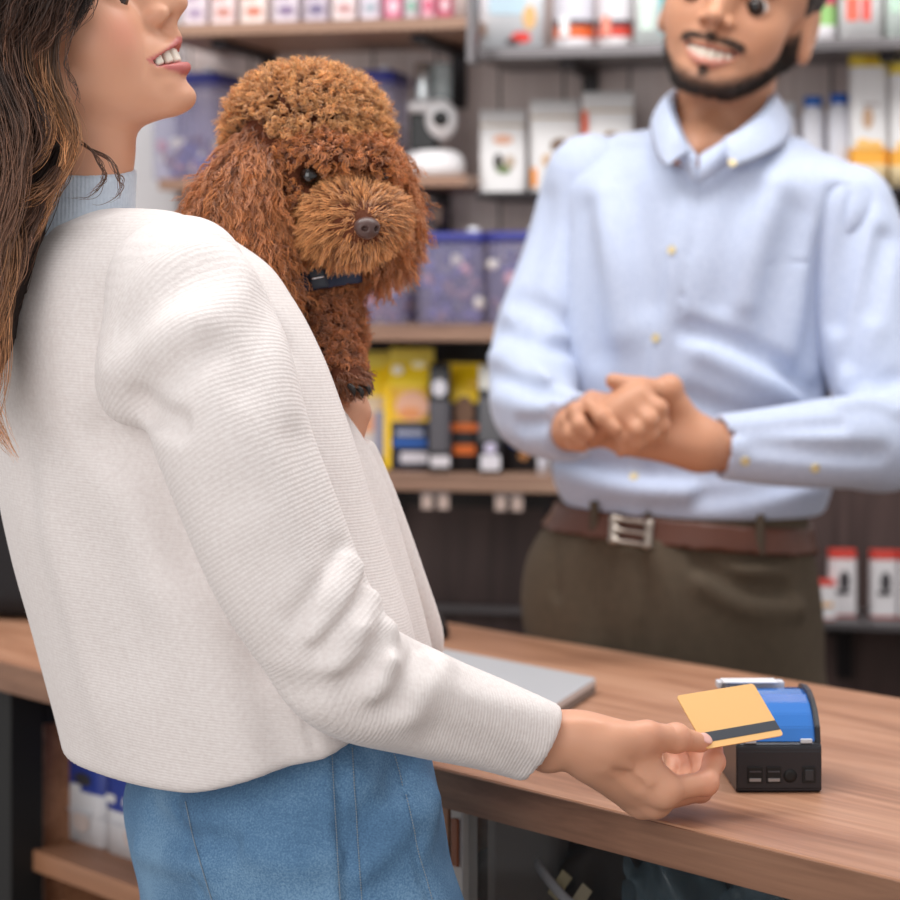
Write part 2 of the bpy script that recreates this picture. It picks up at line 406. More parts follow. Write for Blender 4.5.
# ---------------------------------------------------------------- goods
def wthing(name, label, cat, px, off, z, group=None, turn=0):
    q = W(px, 300, off); return thing(name, label, cat, (q[0], q[1], z), WA+math.radians(turn), group)
def bands_into(bm, secs, mis, n=28, pw=6):
    # stacked super-ellipse rings (z, half width, half depth); band j gets material mis[j]
    rings = []
    for z, a, b2 in secs:
        ring = []
        for k in range(n):
            t = 2*PI*(k+.5)/n; c, s = math.cos(t), math.sin(t)
            r = (abs(c)**pw+abs(s)**pw)**(-1/pw); ring.append(bm.verts.new((a*r*c, b2*r*s, z)))
        rings.append(ring)
    for j, (a, b2) in enumerate(zip(rings, rings[1:])):
        for k in range(n):
            f = bm.faces.new((a[k], a[(k+1) % n], b2[(k+1) % n], b2[k])); f.material_index = mis[j]; f.smooth = True
    f = bm.faces.new(rings[0][::-1]); f.material_index = mis[0]; f = bm.faces.new(rings[-1]); f.material_index = mis[-1]
def label_into(bm, kind, cx, cz, w, h, y, mi, n=18, sag=0):
    # printed patch on a front face, laid against it
    if kind == 'r': pts = rrect(-w/2, -h/2, w/2, h/2, min(w, h)*.12, 2)
    else: pts = [(math.cos(2*PI*k/n)*w/2, math.sin(2*PI*k/n)*h/2) for k in range(n)]
    lo = [bm.verts.new((cx+x, y, cz+z)) for x, z in pts]; hi = [bm.verts.new((cx+x, y+.0008, cz+z)) for x, z in pts]
    f = bm.faces.new(lo); f.material_index = mi
    for k in range(len(lo)):
        f = bm.faces.new((lo[k], lo[(k+1) % len(lo)], hi[(k+1) % len(lo)], hi[k])); f.material_index = mi
def pack(name, label, cat, px, off, z, w, d, h, bands, prints=(), kind='box', group=None, turn=0, body='body'):
    turn = turn+11
    # bands: [(upper height as a share, colour)] from the bottom; prints: (shape, x share, z share, w share, h share, colour)
    t = wthing(name, label, cat, px, off, z, group, turn); a, b2 = w/2, d/2
    cols = [c for _, c in bands]; ms = []
    for c in cols:
        if c not in ms: ms.append(c)
    secs, mis = [], []
    if kind == 'box': prof = [(0, 1, 1), (1, 1, 1)]
    elif kind == 'bag': prof = [(0, .93, .95), (.02, .98, 1), (.3, 1, 1), (.7, 1, .86), (.86, .99, .45), (.93, .98, .10), (1, .98, .07)]
    elif kind == 'pouch': prof = [(0, .95, 1), (.03, 1, .98), (.45, 1, .72), (.86, 1, .18), (.9, 1, .10), (1, 1, .08)]
    else: prof = [(0, .95, .95), (.02, 1, 1), (.74, 1, 1), (.82, .9, .9), (.84, .72, .72), (1, .72, .72)]
    zs = sorted(set([p[0] for p in prof]+[f for f, _ in bands[:-1]]))
    for zz in zs:
        sx = np.interp(zz, [p[0] for p in prof], [p[1] for p in prof]); sy = np.interp(zz, [p[0] for p in prof], [p[2] for p in prof])
        secs.append((zz*h, a*sx, b2*sy))
    for za, zb in zip(zs, zs[1:]):
        mid = (za+zb)/2; mis.append(next(ms.index(c) for f, c in bands if mid <= f))
    bm = bmesh.new(); bands_into(bm, secs, mis, 28, 2.0 if kind in ('bottle', 'can') else 9)
    bobj(body, bm, [pm(*c) for c in ms], t)
    if prints:
        npr = 0
        for sh, fx, fz, fw, fh, c in prints:
            bm = bmesh.new(); npr += 1
            sy = np.interp(min(fz+fh*.3, 1), [p[0] for p in prof], [p[2] for p in prof]) if kind in ('bag', 'pouch') else 1
            sy = max(sy, np.interp(max(fz-fh*.3, 0), [p[0] for p in prof], [p[2] for p in prof])) if kind in ('bag', 'pouch') else 1
            label_into(bm, sh, fx*w/2, fz*h, fw*w, fh*h, -b2*sy-.0012-.0003*npr, 0); bobj('printed_label', bm, pm(*c), t)
    return t
# high wooden shelf: a row of packets whose lower halves show
row = [(198, 26, (214, 200, 206), (170, 150, 175)), (226, 26, (226, 205, 205), (196, 140, 130)), (256, 28, (232, 214, 208), (205, 130, 110)), (288, 28, (208, 196, 204), (140, 120, 150)),
       (318, 26, (190, 178, 190), (120, 110, 140)), (346, 26, (222, 206, 206), (190, 150, 150)), (372, 22, (206, 196, 206), (160, 170, 180)), (395, 18, (214, 120, 150), (230, 200, 210)), (413, 15, (200, 190, 196), (120, 170, 150)), (430, 15, (226, 170, 186), (205, 90, 120)), (446, 14, (206, 90, 120), (236, 210, 216))]
names = ['leftmost pale packet on the high wooden shelf', 'pale packet with a brown print, second from the left on the high shelf', 'cream packet with an orange print on the high shelf', 'grey lilac packet in the middle of the high shelf',
         'dull violet packet right of the grey lilac one on the high shelf', 'pale rose packet right of the dull violet one on the high shelf', 'pale grey packet beside the pink striped boxes on the high shelf', 'slim pink box with a white print on the high shelf',
         'slim grey box with a green print between two pink ones', 'slim light pink box with a red print on the high shelf', 'slim red pink box at the right end of the high shelf']
for (px, wpx, c1, c2), nm in zip(row, names):
    s = wmm(px, .2); pack('treat_packet', nm, 'packet', px, .2, Z1, wpx*s*.98, .08, .15, [(.03, c1), (1, c1)], [('e', .1, .16, .6, .12, c2), ('r', -.2, .34, .5, .1, c2)], 'box' if wpx < 20 else 'pouch', 'packets on the high wooden shelf')
# right steel shelf
s = wmm(600, .14)
pack('pet_wipes_pack', 'white pack with a red spot at the left end of the steel shelf', 'pack', 510, .13, Z2, 68*s, .09, .17, [(1, (228, 232, 236))], [('e', .3, .12, .3, .1, (216, 60, 50)), ('r', -.1, .45, .55, .25, (190, 215, 228)), ('e', .55, .3, .2, .22, (226, 180, 120)), ('e', .05, .08, .2, .06, (60, 40, 45))], 'box', turn=4)
pack('food_tin', 'white tin with an orange band left of the red one on the steel shelf', 'tin', 574, .13, Z2, 41*s, 41*s, .15, [(.13, (226, 222, 226)), (.25, (224, 104, 52)), (.31, (70, 56, 66)), (1, (216, 214, 222))], [('r', -.45, .24, .22, .2, (240, 240, 240))], 'can', group='tins on the steel shelf')
pack('food_tin', 'white tin with a red band beside the man\'s cheek on the steel shelf', 'tin', 615, .13, Z2, 36*s, 36*s, .15, [(.13, (220, 214, 216)), (.24, (206, 70, 54)), (.3, (70, 56, 66)), (1, (226, 222, 226))], [('r', -.5, .24, .25, .2, (236, 150, 130))], 'can', group='tins on the steel shelf')
pack('medicine_box', 'white box with a teal panel beside the man\'s face', 'box', 656, .13, Z2, 42*s, .06, .18, [(1, (232, 238, 236))], [('r', .55, .5, .34, .75, (60, 170, 176)), ('r', -.4, .4, .3, .5, (214, 232, 220))], 'box', turn=-3)
pack('medicine_box', 'white box with pink and green print beside the man\'s ear', 'box', 812, .13, Z2, 44*s, .06, .17, [(.16, (236, 232, 236)), (.34, (150, 196, 120)), (.7, (206, 80, 110)), (1, (230, 226, 230))], [], 'box')
pack('medicine_box', 'white box with two red stripes on the steel shelf', 'box', 859, .13, Z2, 42*s, .06, .17, [(1, (236, 236, 236))], [('r', -.45, .5, .28, .62, (232, 110, 90)), ('r', .2, .5, .2, .62, (228, 90, 80)), ('r', -.1, .45, .95, .12, (170, 206, 160))], 'box', turn=3)
pack('medicine_box', 'pale mint box at the right edge of the steel shelf', 'box', 902, .13, Z2, 34*s, .06, .17, [(1, (222, 234, 228))], [('r', -.5, .5, .3, .5, (190, 220, 200))], 'box')
# three white pouches
s = wmm(560, .1)
for k, (px, w_, h_, nm) in enumerate(((503, 47, 84, 'small white pouch with a black dog print, left of three'), (555, 50, 93, 'white pouch with a brown print, the middle of three'), (608, 51, 100, 'white pouch behind the man\'s shoulder, right of three'))):
    pack('treat_pouch', nm, 'pouch', px, .1, Z6, w_*s, .055, h_*s, [(.80, (226, 224, 224)), (.825, (188, 164, 130)), (1, (222, 220, 220))],
         [('e', 0, .64, .42, .12, (226, 176, 150)), ('e', -.2, .37, .2, .2, (52, 44, 40)), ('e', .28, .37, .22, .16, (190, 170, 150)), ('e', .02, .28, .3, .1, (110, 130, 80))] if k == 0 else
         [('e', .2, .5, .4, .16, (120, 90, 66)), ('e', -.3, .34, .25, .14, (206, 170, 130)), ('r', -.85, .16, .12, .2, (240, 150, 60))] if k == 1 else [('r', -.92, .6, .12, .4, (206, 90, 60)), ('e', .1, .5, .4, .2, (150, 120, 96))], 'pouch', 'white pouches on the thin steel shelf', turn=3)
# blue capped bottles and the tall boxes on the right
s = wmm(820, .1)
for k, (px, h_, c, nm) in enumerate(((762, 84, (226, 228, 234), 'white capped bottle right of the man\'s collar'), (786, 88, (226, 228, 234), 'white bottle beside the blue capped pair'), (813, 94, (40, 104, 190), 'blue capped white bottle, left one of the pair'), (839, 96, (40, 96, 184), 'blue capped white bottle next to the tall boxes'))):
    t = wthing('shampoo_bottle', nm, 'bottle', px, .09, Z6, 'bottles on the thin steel shelf'); r = 11.5*s; h = h_*s
    lathe('body', [(r*.9, 0), (r, .004), (r, h*.78), (r*.85, h*.86), (r*.5, h*.9), (r*.5, h*.92)], pm(228, 228, 236), t, seg=24)
    lathe('cap', [(r*.78, h*.9), (r*.8, h*.91), (r*.8, h*.99), (r*.7, h)], pm(*c), t, seg=24)
s = wmm(870, .1)
for k, (px, w_, h_, nm) in enumerate(((868, 37, 135, 'tall white box with yellow top and orange foot, left of two'), (908, 37, 126, 'shorter white box with yellow top and orange foot, right of two'))):
    pack('tall_box', nm, 'box', px, .1, Z6, w_*s, .05, h_*s, [(.18, (240, 216, 170)), (.3, (248, 178, 70)), (.9, (238, 236, 236)), (.98, (244, 214, 70)), (1, (236, 226, 160))],
         [('e', -.1, .52, .3, .16, (206, 170, 140)), ('r', .1, .62, .4, .03, (200, 190, 190)), ('e', -.35, .33, .4, .08, (250, 200, 120)), ('e', .3, .32, .4, .07, (250, 196, 110)), ('e', 0, .94, .25, .06, (230, 190, 30))], 'box', 'tall boxes on the thin steel shelf')
# low boxes on the right
s = wmm(860, .1)
for px, w_, h_, nm in ((824, 22, 38, 'small low white box with a red top beside the man\'s hip'), (842, 27, 66, 'white box with red top and a black animal print, left of two'), (883, 26, 66, 'white box with red top and a dark print, right of two'), (911, 26, 66, 'white box with red top at the right edge of the low shelf')):
    pack('flea_drop_box', nm, 'box', px, .1 if w_ > 22 else .14, Z7, w_*s, .04, h_*s, [(.04, (200, 80, 66)), (.88, (230, 226, 228)), (.96, (206, 60, 48)), (1, (206, 60, 48))], [('e', .1, .55, .4, .3, (66, 62, 66)), ('r', .0, .38, .5, .06, (70, 66, 70))] if w_ > 22 else [('r', 0, .4, .7, .1, (230, 180, 120))], 'box', 'white and red boxes on the low steel shelf')
# food bags on the wooden shelf
s = wmm(460, .17); Y1, Y2, NV, BK = (255, 222, 40), (255, 234, 110), (26, 34, 58), (24, 23, 27)
pack('pet_food_bag', 'yellow bag half hidden behind the dog\'s paw', 'bag', 366, .16, Z4, 50*s, .09, 118*s, [(.1, (60, 60, 70)), (.45, (214, 196, 180)), (.62, (226, 206, 176)), (.86, Y1), (1, Y2)], [('e', .2, .4, .5, .16, (226, 160, 120)), ('r', .1, .22, .7, .12, (200, 196, 196)), ('r', .7, .3, .25, .4, (150, 150, 170))], 'bag', 'food bags on the wooden shelf')
pack('pet_food_bag', 'tall yellow bag with a navy foot and a blue stripe', 'bag', 412, .17, Z4, 46*s, .09, 122*s, [(.40, NV), (.68, (238, 190, 60)), (.88, Y1), (1, Y2)],
     [('e', .2, .53, .72, .24, (230, 178, 150)), ('e', .1, .47, .5, .1, (226, 150, 96)), ('r', .1, .23, .74, .06, (30, 92, 176)), ('r', .12, .31, .6, .05, (150, 156, 180)), ('r', -.86, .36, .14, .68, (250, 206, 20)), ('e', -.5, .82, .26, .08, (250, 246, 230)), ('e', .4, .86, .34, .06, (250, 240, 190)), ('r', .3, .11, .6, .09, (206, 202, 210))], 'bag', 'food bags on the wooden shelf', turn=-4)
pack('pet_food_bag', 'slim charcoal bag with a white oval between yellow bags', 'bag', 440, .236, Z4, 21*s, .034, 107*s, [(.2, BK), (.66, (86, 84, 90)), (1, BK)], [('e', 0, .78, .7, .16, (206, 204, 212)), ('r', .1, .11, .9, .1, (214, 210, 216))], 'bag', 'food bags on the wooden shelf')
pack('pet_food_bag', 'black bag with a yellow top and orange stripes', 'bag', 464, .17, Z4, 40*s, .09, 110*s, [(.62, BK), (.97, (244, 204, 20)), (1, (60, 56, 40))], [('e', .1, .54, .5, .28, (120, 88, 68)), ('r', .0, .40, .8, .07, (216, 108, 40)), ('r', .1, .2, .55, .09, (222, 110, 40)), ('e', .6, .78, .4, .1, (230, 186, 20))], 'bag', 'food bags on the wooden shelf')
pack('pet_food_bag', 'dark grey bag with a white foot beside the man\'s sleeve', 'bag', 491, .236, Z4, 24*s, .034, 106*s, [(.3, BK), (.7, (92, 92, 96)), (.78, (40, 40, 44)), (1, (190, 188, 180))], [('r', 0, .11, .8, .14, (220, 218, 226)), ('e', 0, .24, .5, .1, (206, 200, 226))], 'bag', 'food bags on the wooden shelf')
pack('pet_food_bag', 'black bag with a blue spot under the man\'s sleeve', 'bag', 521, .15, Z4, 36*s, .08, 104*s, [(.45, BK), (.6, NV), (1, BK)], [('e', .0, .27, .55, .1, (36, 92, 190)), ('e', .2, .15, .3, .08, (176, 120, 70))], 'bag', 'food bags on the wooden shelf')
pack('small_carton', 'narrow white carton at the man\'s elbow on the bag shelf', 'carton', 543, .235, Z4, 11*s, .04, 28*s, [(1, (226, 224, 230))], [('r', 0, .5, .4, .5, (190, 190, 205))], 'box')
# ---------------------------------------------------------------- clear treat boxes with violet lids
m_clear = mat('clear_violet_plastic', lin(184, 182, 226), .15, alpha=.30)
m_lid = mat('violet_lid', lin(58, 62, 142), .35)
m_knob = mat('white_knob', lin(236, 236, 242), .3)
treat_m = [mat('treat_cream', lin(246, 236, 214), .7), mat('treat_pink', lin(206, 150, 150), .7), mat('treat_violet', lin(92, 84, 132), .7), mat('treat_brown', lin(120, 88, 86), .7)]
def treatbox(px, off, z, wpx, hpx, label, tl, fill, dens, mixw, turn=0):
    dens = int(dens*.55)
    s = wmm(px, off); w_ = wpx*s; h = hpx*s; d = .11; g = 'clear treat boxes with violet lids'
    t = wthing('treat_box', label, 'storage box', px, off, z, g, turn)
    bm = bmesh.new(); a, b2, th = w_/2, d/2, .002
    bands_into(bm, [(0, a*.94, b2*.94), (.004, a*.97, b2*.97), (h*.9, a, b2)], [0, 0], 32, 10); fc = max(bm.faces, key=lambda f: f.calc_center_median().z); bm.faces.remove(fc)
    bobj('body', bm, m_clear, t)
    bm = bmesh.new(); bands_into(bm, [(h*.885, a*1.03, b2*1.03), (h*.96, a*1.04, b2*1.04), (h, a*.98, b2*.98)], [0, 0], 32, 10); bobj('lid', bm, m_lid, t)
    bm = bmesh.new(); bmesh.ops.create_icosphere(bm, subdivisions=2, radius=1); bmesh.ops.transform(bm, matrix=Matrix.Translation((w_*.30, -b2*.5, h+.003)) @ Matrix.Diagonal((.011, .011, .006, 1)), verts=bm.verts); bobj('knob', bm, m_knob, t, True)
    # the treats: a loose heap
    q = np.array(t.location); bm = bmesh.new(); r0 = .0105
    for _ in range(dens):
        x, y, zz = rng.uniform(-a*.84, a*.84), rng.uniform(-b2*.84, b2*.6), .010+rng.uniform(0, 1)**1.2*h*fill
        k0 = len(bm.verts); r = bmesh.ops.create_icosphere(bm, subdivisions=2, radius=1)
        M = Matrix.Translation((x, y, zz)) @ Euler(rng.uniform(0, 6, 3)).to_matrix().to_4x4() @ Matrix.Diagonal((r0*rng.uniform(.8, 1.3), r0*rng.uniform(.7, 1.1), r0*rng.uniform(.5, .9), 1))
        bmesh.ops.transform(bm, matrix=M, verts=r['verts']); mi = int(rng.choice(4, p=mixw))
        for v in r['verts']:
            for f in v.link_faces: f.material_index = mi; f.smooth = True
    o = bobj('dog_treats', bm, treat_m, None, True); o.location = t.location; o.rotation_euler = t.rotation_euler
    tag(o, tl, 'treats', 'treats heaped in the clear boxes', 'stuff')
MB = [.2, .25, .35, .2]
treatbox(383, .13, Z3, 66, 90, 'clear violet lidded treat box directly below the dog\'s far ear', 'cream and pink treats heaped in the box below the dog\'s ear', .55, 150, MB)
treatbox(457, .13, Z3, 69, 91, 'clear violet lidded treat box nearest the man\'s upper arm, fully visible', 'few pale treats in the fully visible box beside the man', .8, 95, [.07, .03, .75, .15], 2)
treatbox(522, .13, Z3, 58, 92, 'clear violet lidded treat box half hidden by the man\'s arm', 'pale treats in the box half hidden by the man\'s arm', .7, 90, [.15, .1, .55, .2])
treatbox(196, .10, Z5, 72, 106, 'clear violet lidded treat box between woman\'s chin and dog', 'brown pink treats in the box between woman and dog', .32, 80, [.15, .3, .3, .25], -3)
treatbox(372, .10, Z5, 60, 106, 'clear violet lidded treat box behind the dog\'s head', 'treats in the box behind the dog\'s head', .4, 70, [.15, .3, .3, .25])
# ---------------------------------------------------------------- white pet camera with clear hopper
t = wthing('pet_camera', 'white pet camera with black lens on a domed white base', 'pet camera', 434, .12, Z5)
s = wmm(434, .12); k_ = s
lathe('base', [(24*k_, 0), (30*k_, 2*k_), (31*k_, 10*k_), (29.5*k_, 19*k_), (25*k_, 25*k_), (16*k_, 27.5*k_), (0.001, 28*k_)], m_plastic_w, t, seg=40)
bm = bmesh.new(); box_into(bm, (-7*k_, -8*k_, 45*k_), (14*k_, 10*k_, 19*k_), 3*k_); bobj('stand', bm, mat('black_gloss', lin(18, 18, 20), .25), t)
fl = Field(); fl.ell((11*k_, -12*k_, 57*k_), (16*k_, 17*k_, 20*k_), k=.004); fl.cap((-18*k_, -12*k_, 70*k_), (8*k_, -10*k_, 70*k_), 6*k_, 8*k_, k=.006)
V, F = fl.mesh((-.06, -.07, .03), (.07, .06, .14), .0025); mesh_np('camera_head', V, F, m_plastic_w, t)
lathe('lens', [(.001, 0), (7*k_, .5*k_), (8*k_, 1.5*k_), (8.5*k_, 4*k_)], mat('lens_black', lin(12, 12, 14), .1), t, M=Matrix.Translation((14*k_, -30*k_, 57*k_)) @ Matrix.Rotation(-PI/2, 4, 'X'), seg=28)
bm = bmesh.new(); lathe_into(bm, [(9*k_, 76*k_), (9.5*k_, 79*k_), (9.5*k_, 112*k_), (8*k_, 114*k_)], (-10*k_, -2*k_, 0), 24); bobj('steel_cup', bm, mat('bright_steel', lin(200, 204, 206), .25, .9), t)
bm = bmesh.new(); lathe_into(bm, [(9*k_, 76*k_), (9.5*k_, 79*k_), (9.5*k_, 112*k_), (8*k_, 114*k_)], (9.5*k_, -2*k_, 0), 24); bobj('glass_cup', bm, mat('grey_glass', lin(176, 188, 190), .12, alpha=.6), t)
pack('toy_packet', 'small dark packet hanging under the pet camera shelf', 'packet', 432, .1, Z5-.0175-.058, 30*s, .02, .036, [(1, (74, 62, 68))], [('r', -.3, .5, .3, .7, (120, 112, 126)), ('r', .4, .5, .25, .7, (150, 120, 100))], 'box')
# ================================================================== counter
CA = math.atan2(-.792, .611); CO = np.array([-.525, 2.917]); CXH = np.array([math.cos(CA), math.sin(CA)]); CYH = np.array([-math.sin(CA), math.cos(CA)]); CZ = .91
def cx(px, inset):      # how far along the counter the direction px meets the plane `inset` behind the front edge
    k = (px-450)/FPX; Y = (CO@CYH+inset)/(k*CYH[0]+CYH[1]); return (np.array([k*Y, Y])-CO)@CXH
def cw(x, y, z=CZ): p = CO+CXH*x+CYH*y; return (p[0], p[1], z)
def cz(px, py, inset):
    p = CO+CXH*cx(px, inset)+CYH*inset; return CAMZ-(py-HOR)/FPX*p[1]
def cthing(name, label, cat, x, y, z, turn=0, group=None): return thing(name, label, cat, cw(x, y, z), CA+math.radians(turn), group)
wt = box('counter_worktop', (.7, .31, CZ-.018), (1.45, .31, .018), m_ctr, None, .0016); wt.location = (CO[0], CO[1], 0); wt.rotation_euler = (0, 0, CA)
eb = box('shaded_front_edge', (.7, -.0012, CZ-.0185), (1.45, .0011, .0168), wood('shade_darkened_oak', lin(104, 72, 54), lin(136, 98, 76), lin(156, 116, 92), 0, 1, .5), wt, .0004); eb['label'] = 'oak front edge darkened for shade'  # thin strip over the front edge, shade put into its oak colour
tag(wt, 'long oak worktop of the shop counter', 'worktop')
uz = CZ-.0362
# steel frame under the worktop
t = cthing('counter_stand', 'black square steel stand carrying the left end of the worktop', 'counter stand', cx(2, .03), .03, 0)
for y in (.022, .52): box('leg', (0, y, uz/2), (.0215, .0215, uz/2-.0003), m_black, t, .001)
box('rail', (0, .271, uz-.03), (.018, .225, .0215), m_black, t, .001)
# open unit, left
x0 = cx(-60, .09); x1 = cx(44, .09); xe = cx(440, .09)
t = cthing('counter_shelf_unit', 'open wooden shelf unit under the left part of the counter', 'shelf unit', 0, 0, 0)
box('side_panel', ((x0+x1)/2, .102, uz/2), ((x1-x0)/2, .012, uz/2-.0003), m_ply, t, .001)
box('side_panel', (x1-.012, .326, uz/2), (.012, .2115, uz/2-.0003), m_ply, t, .001)
box('side_panel', (xe-.012, .34, uz/2), (.012, .24, uz/2-.0003), m_ply, t, .001)
box('back_panel', ((x1+xe)/2, .545, uz/2), ((xe-x1)/2-.001, .006, uz/2-.0003), mat('dark_back_board', lin(60, 46, 40), .6), t, .001)
zs_ = cz(42, 853, .06)
box('shelf', ((x1+xe)/2, .30, zs_-.0125), ((xe-x1)/2-.025, .24, .0125), m_ply, t, .001)
box('shelf', ((x1+xe)/2, .30, .1), ((xe-x1)/2-.025, .24, .0125), m_ply, t, .001)
# packs standing on it
def cpack(px0, px1, inset, h, bands, prints, label, name='litter_pack', z=None):
    a, b2 = cx(px0, inset), cx(px1, inset); w_ = b2-a; t = cthing(name, label, 'pack', (a+b2)/2, inset+.06, zs_ if z is None else z, 0, 'packs on the shelf under the counter')
    ms = []
    for _, c in bands:
        if c not in ms: ms.append(c)
    zz = [0]+[f for f, _ in bands]; bm = bmesh.new(); bands_into(bm, [(f*h, w_/2*.985, .055) for f in zz], [ms.index(c) for _, c in bands], 28, 12); bobj('body', bm, [pm(*c) for c in ms], t)
    for k, (sh, fx, fz, fw, fh, c) in enumerate(prints):
        bm = bmesh.new(); label_into(bm, sh, fx*w_/2, fz*h, fw*w_, fh*h, -.0565-.0003*k, 0); bobj('printed_label', bm, pm(*c), t)
    return t
BL = (44, 64, 150)
pr = [('e', -.5, .75, .35, .14, (206, 80, 60)), ('e', .35, .5, .3, .1, (60, 60, 66)), ('r', -.6, .42, .18, .06, (230, 230, 232)), ('r', .1, .42, .18, .06, (230, 230, 232)), ('e', .3, .17, .3, .16, (206, 190, 184)), ('r', -.2, .24, .9, .02, (206, 206, 212))]
cpack(44, 98, .12, .155, [(.4, (226, 226, 230)), (1, BL)], pr, 'blue and white pack with a red spot on the shelf under the counter')
cpack(99, 146, .12, .155, [(.33, (226, 226, 230)), (1, BL)], pr[1:], 'blue and white pack close to the woman\'s jeans')
# glazed display, right
xa = cx(459, .05); xb = 2.1
t = cthing('display_case', 'glass fronted display case under the right part of the counter', 'display case', 0, 0, 0)
m_acr = mat('white_acrylic', lin(196, 190, 186), .3); m_glass = mat('glass', (.03, .04, .045, 1), .02, alpha=.14, spec=.9)
box('frame', (xa, .056, uz/2), (.009, .009, uz/2-.0003), m_acr, t, .001)
for zz, hh in ((.83, .022), (.74, .016)): box('hinge', (xa, .0455, zz), (.0045, .0015, hh), mat('orange_wood', lin(150, 84, 50), .5), t, .0005)
box('glass_pane', ((xa+xb)/2, .056, uz/2), ((xb-xa)/2-.011, .003, uz/2-.0005), m_glass, t, 0)
box('back_panel', ((xa+xb)/2, .545, uz/2), ((xb-xa)/2, .006, uz/2-.0003), mat('dark_case_board', lin(58, 60, 66), .6), t, .001)
box('shelf', ((xa+xb)/2, .31, .66), ((xb-xa)/2-.012, .225, .006), mat('grey_glass_shelf', lin(70, 76, 82), .2), t, .001)
box('side_panel', (xa+.008, .31, uz/2), (.006, .228, uz/2-.0003), mat('grey_board', lin(120, 110, 106), .5), t, .001)
ZD = .6662
def cloth_lump(name, label, cat, px, inset, r, m, seed, py=None, group=None, k=.012, f=90):
    x = cx(px, inset); fl = Field(); fl.ell((0, 0, r[2]), r)
    fl.disp(lambda P, d: d+wob(P, f, seed)*k*.5)
    fl.plane((0, 0, .0005), (0, 0, -1), .004)
    V, F = fl.mesh((-r[0]*1.3, -r[1]*1.3, -.01), (r[0]*1.3, r[1]*1.3, r[2]*2.4), .004)
    o = mesh_np(name, V, F, m); o.location = cw(x, inset, ZD); o.rotation_euler = (0, 0, CA); return tag(o, label, cat, group)
m_wrap = mat('clear_wrap', lin(120, 140, 150), .12, alpha=.45, spec=.8)
cloth_lump('plush_toy', 'dark brown plush toy behind the glass front', 'plush toy', 525, .17, (.044, .046, .085), mat('dark_plush', lin(44, 32, 28), .9, bump=(220, .6, .004)), 3)
cloth_lump('wrapped_bag', 'clear wrapped bag left of the plush toy behind glass', 'bag', 487, .33, (.06, .06, .095), m_wrap, 5, k=.02)
cloth_lump('wrapped_bag', 'clear wrapped bag under the woman\'s hand behind glass', 'bag', 672, .18, (.042, .05, .09), m_wrap, 8, k=.02)
cloth_lump('wrapped_bag', 'clear wrapped bag below the printer behind glass', 'bag', 770, .18, (.055, .055, .085), m_wrap, 9, k=.02)
cloth_lump('collar_pack', 'dark bag with a brown panel beside the plush toy', 'bag', 600, .20, (.038, .045, .09), mat('brown_bag', lin(74, 58, 48), .6), 12, k=.012)
x = cx(572, .135); fl = Field(); fl.chain([(-.05, 0, .075), (-.015, -.02, .072), (.02, -.022, .055), (.05, -.01, .035)], [.006]*4, flat=((0, 1, 0), .4)); V, F = fl.mesh((-.07, -.05, .01), (.07, .03, .1), .002)
o = mesh_np('white_collar', V, F, pm(206, 202, 204)); o.location = cw(x, .135, ZD+.06); o.rotation_euler = (0, 0, CA); tag(o, 'white curved pet collar lying over the brown bag behind glass', 'collar')
for k, (px, dz) in enumerate(((560, .125), (580, .118), (640, .1))):
    x = cx(px, .12); t = cthing('hang_tag', ['small cream hang tag above the white collar', 'small cream tag right of the higher one behind glass', 'small olive tag below the woman\'s hand behind glass'][k], 'tag', x, .12, ZD+dz, 20)
    box('card', (0, 0, 0), (.006, .001, .014), pm(*[(206, 190, 150), (196, 180, 150), (110, 108, 60)][k]), t, .0004, Euler((0, .6, 0)).to_matrix())
# ---------------------------------------------------------------- on the worktop
# black fabric bag at the far left
p = at(-28, 622, 1.05/(.3218)*1.0); bagp = at(-30, 623, 3.27)
fl = Field(); fl.box((0, .08, .135), (.15, .075, .1345), None, .035, .01)
fl.disp(lambda P, d: d+wob(P, 26, 2)*.004); fl.plane((0, 0, .0005), (0, 0, -1), .012)
V, F = fl.mesh((-.2, -.03, -.02), (.2, .2, .3), .005)
t = thing('shoulder_bag', 'black fabric bag standing on the worktop behind the woman\'s back', 'bag', (bagp[0], bagp[1], CZ), CA*.25)
mesh_np('body', V, F, mat('black_fabric', lin(32, 31, 34), .9, bump=(500, .6, .002)), t)
fl = Field(); fl.chain([(-.09, .08, .26), (-.07, .08, .34), (0, .08, .37), (.07, .08, .34), (.09, .08, .26)], [.006]*5); V, F = fl.mesh((-.12, .05, .24), (.12, .11, .39), .0035); mesh_np('strap', V, F, m_black, t)
# silver laptop, closed
zl = CZ+.016
def onz(px, py, z): Y = (CAMZ-z)*FPX/(py-HOR); return np.array([(px-450)/FPX*Y, Y])
c0 = onz(597, 678, zl); c1 = onz(556, 704, zl); c2 = onz(440, 648, zl)
ue = (c1-c0); ub = norm(c2-c0); ue = norm(ue); A_ = c0; B_ = c0+ub*.30; C_ = B_+ue*.2; D_ = c0+ue*.2
t = thing('laptop', 'closed silver laptop on the worktop beside the woman\'s forearm', 'laptop', (c0[0], c0[1], CZ))
def slab(name, z0, z1, m, ins, r=.008):
    pts = [A_, B_, C_, D_]; cen = sum(pts)/4; pts = [cen+(p_-cen)*(1-ins)-c0 for p_ in pts]; out = []
    for i in range(4):
        a, b2, c = pts[i-1], pts[i], pts[(i+1) % 4]; ea = norm(a-b2)*r; ec = norm(c-b2)*r
        for tt in np.linspace(0, 1, 6): out.append(tuple((1-tt)**2*(b2+ea)+2*tt*(1-tt)*b2+tt*tt*(b2+ec)))
    prism(name, out, z0, z1, m, t, bev=.0008)
m_silver = mat('silver_aluminium', lin(204, 206, 210), .38, .35)
slab('base', .0015, .009, mat('laptop_base', lin(120, 118, 118), .4, .5), .0); slab('lid', .0095, .016, m_silver, 0)
slab('foot_pad', .0, .0014, mat('rubber', lin(30, 30, 30), .8), .08)
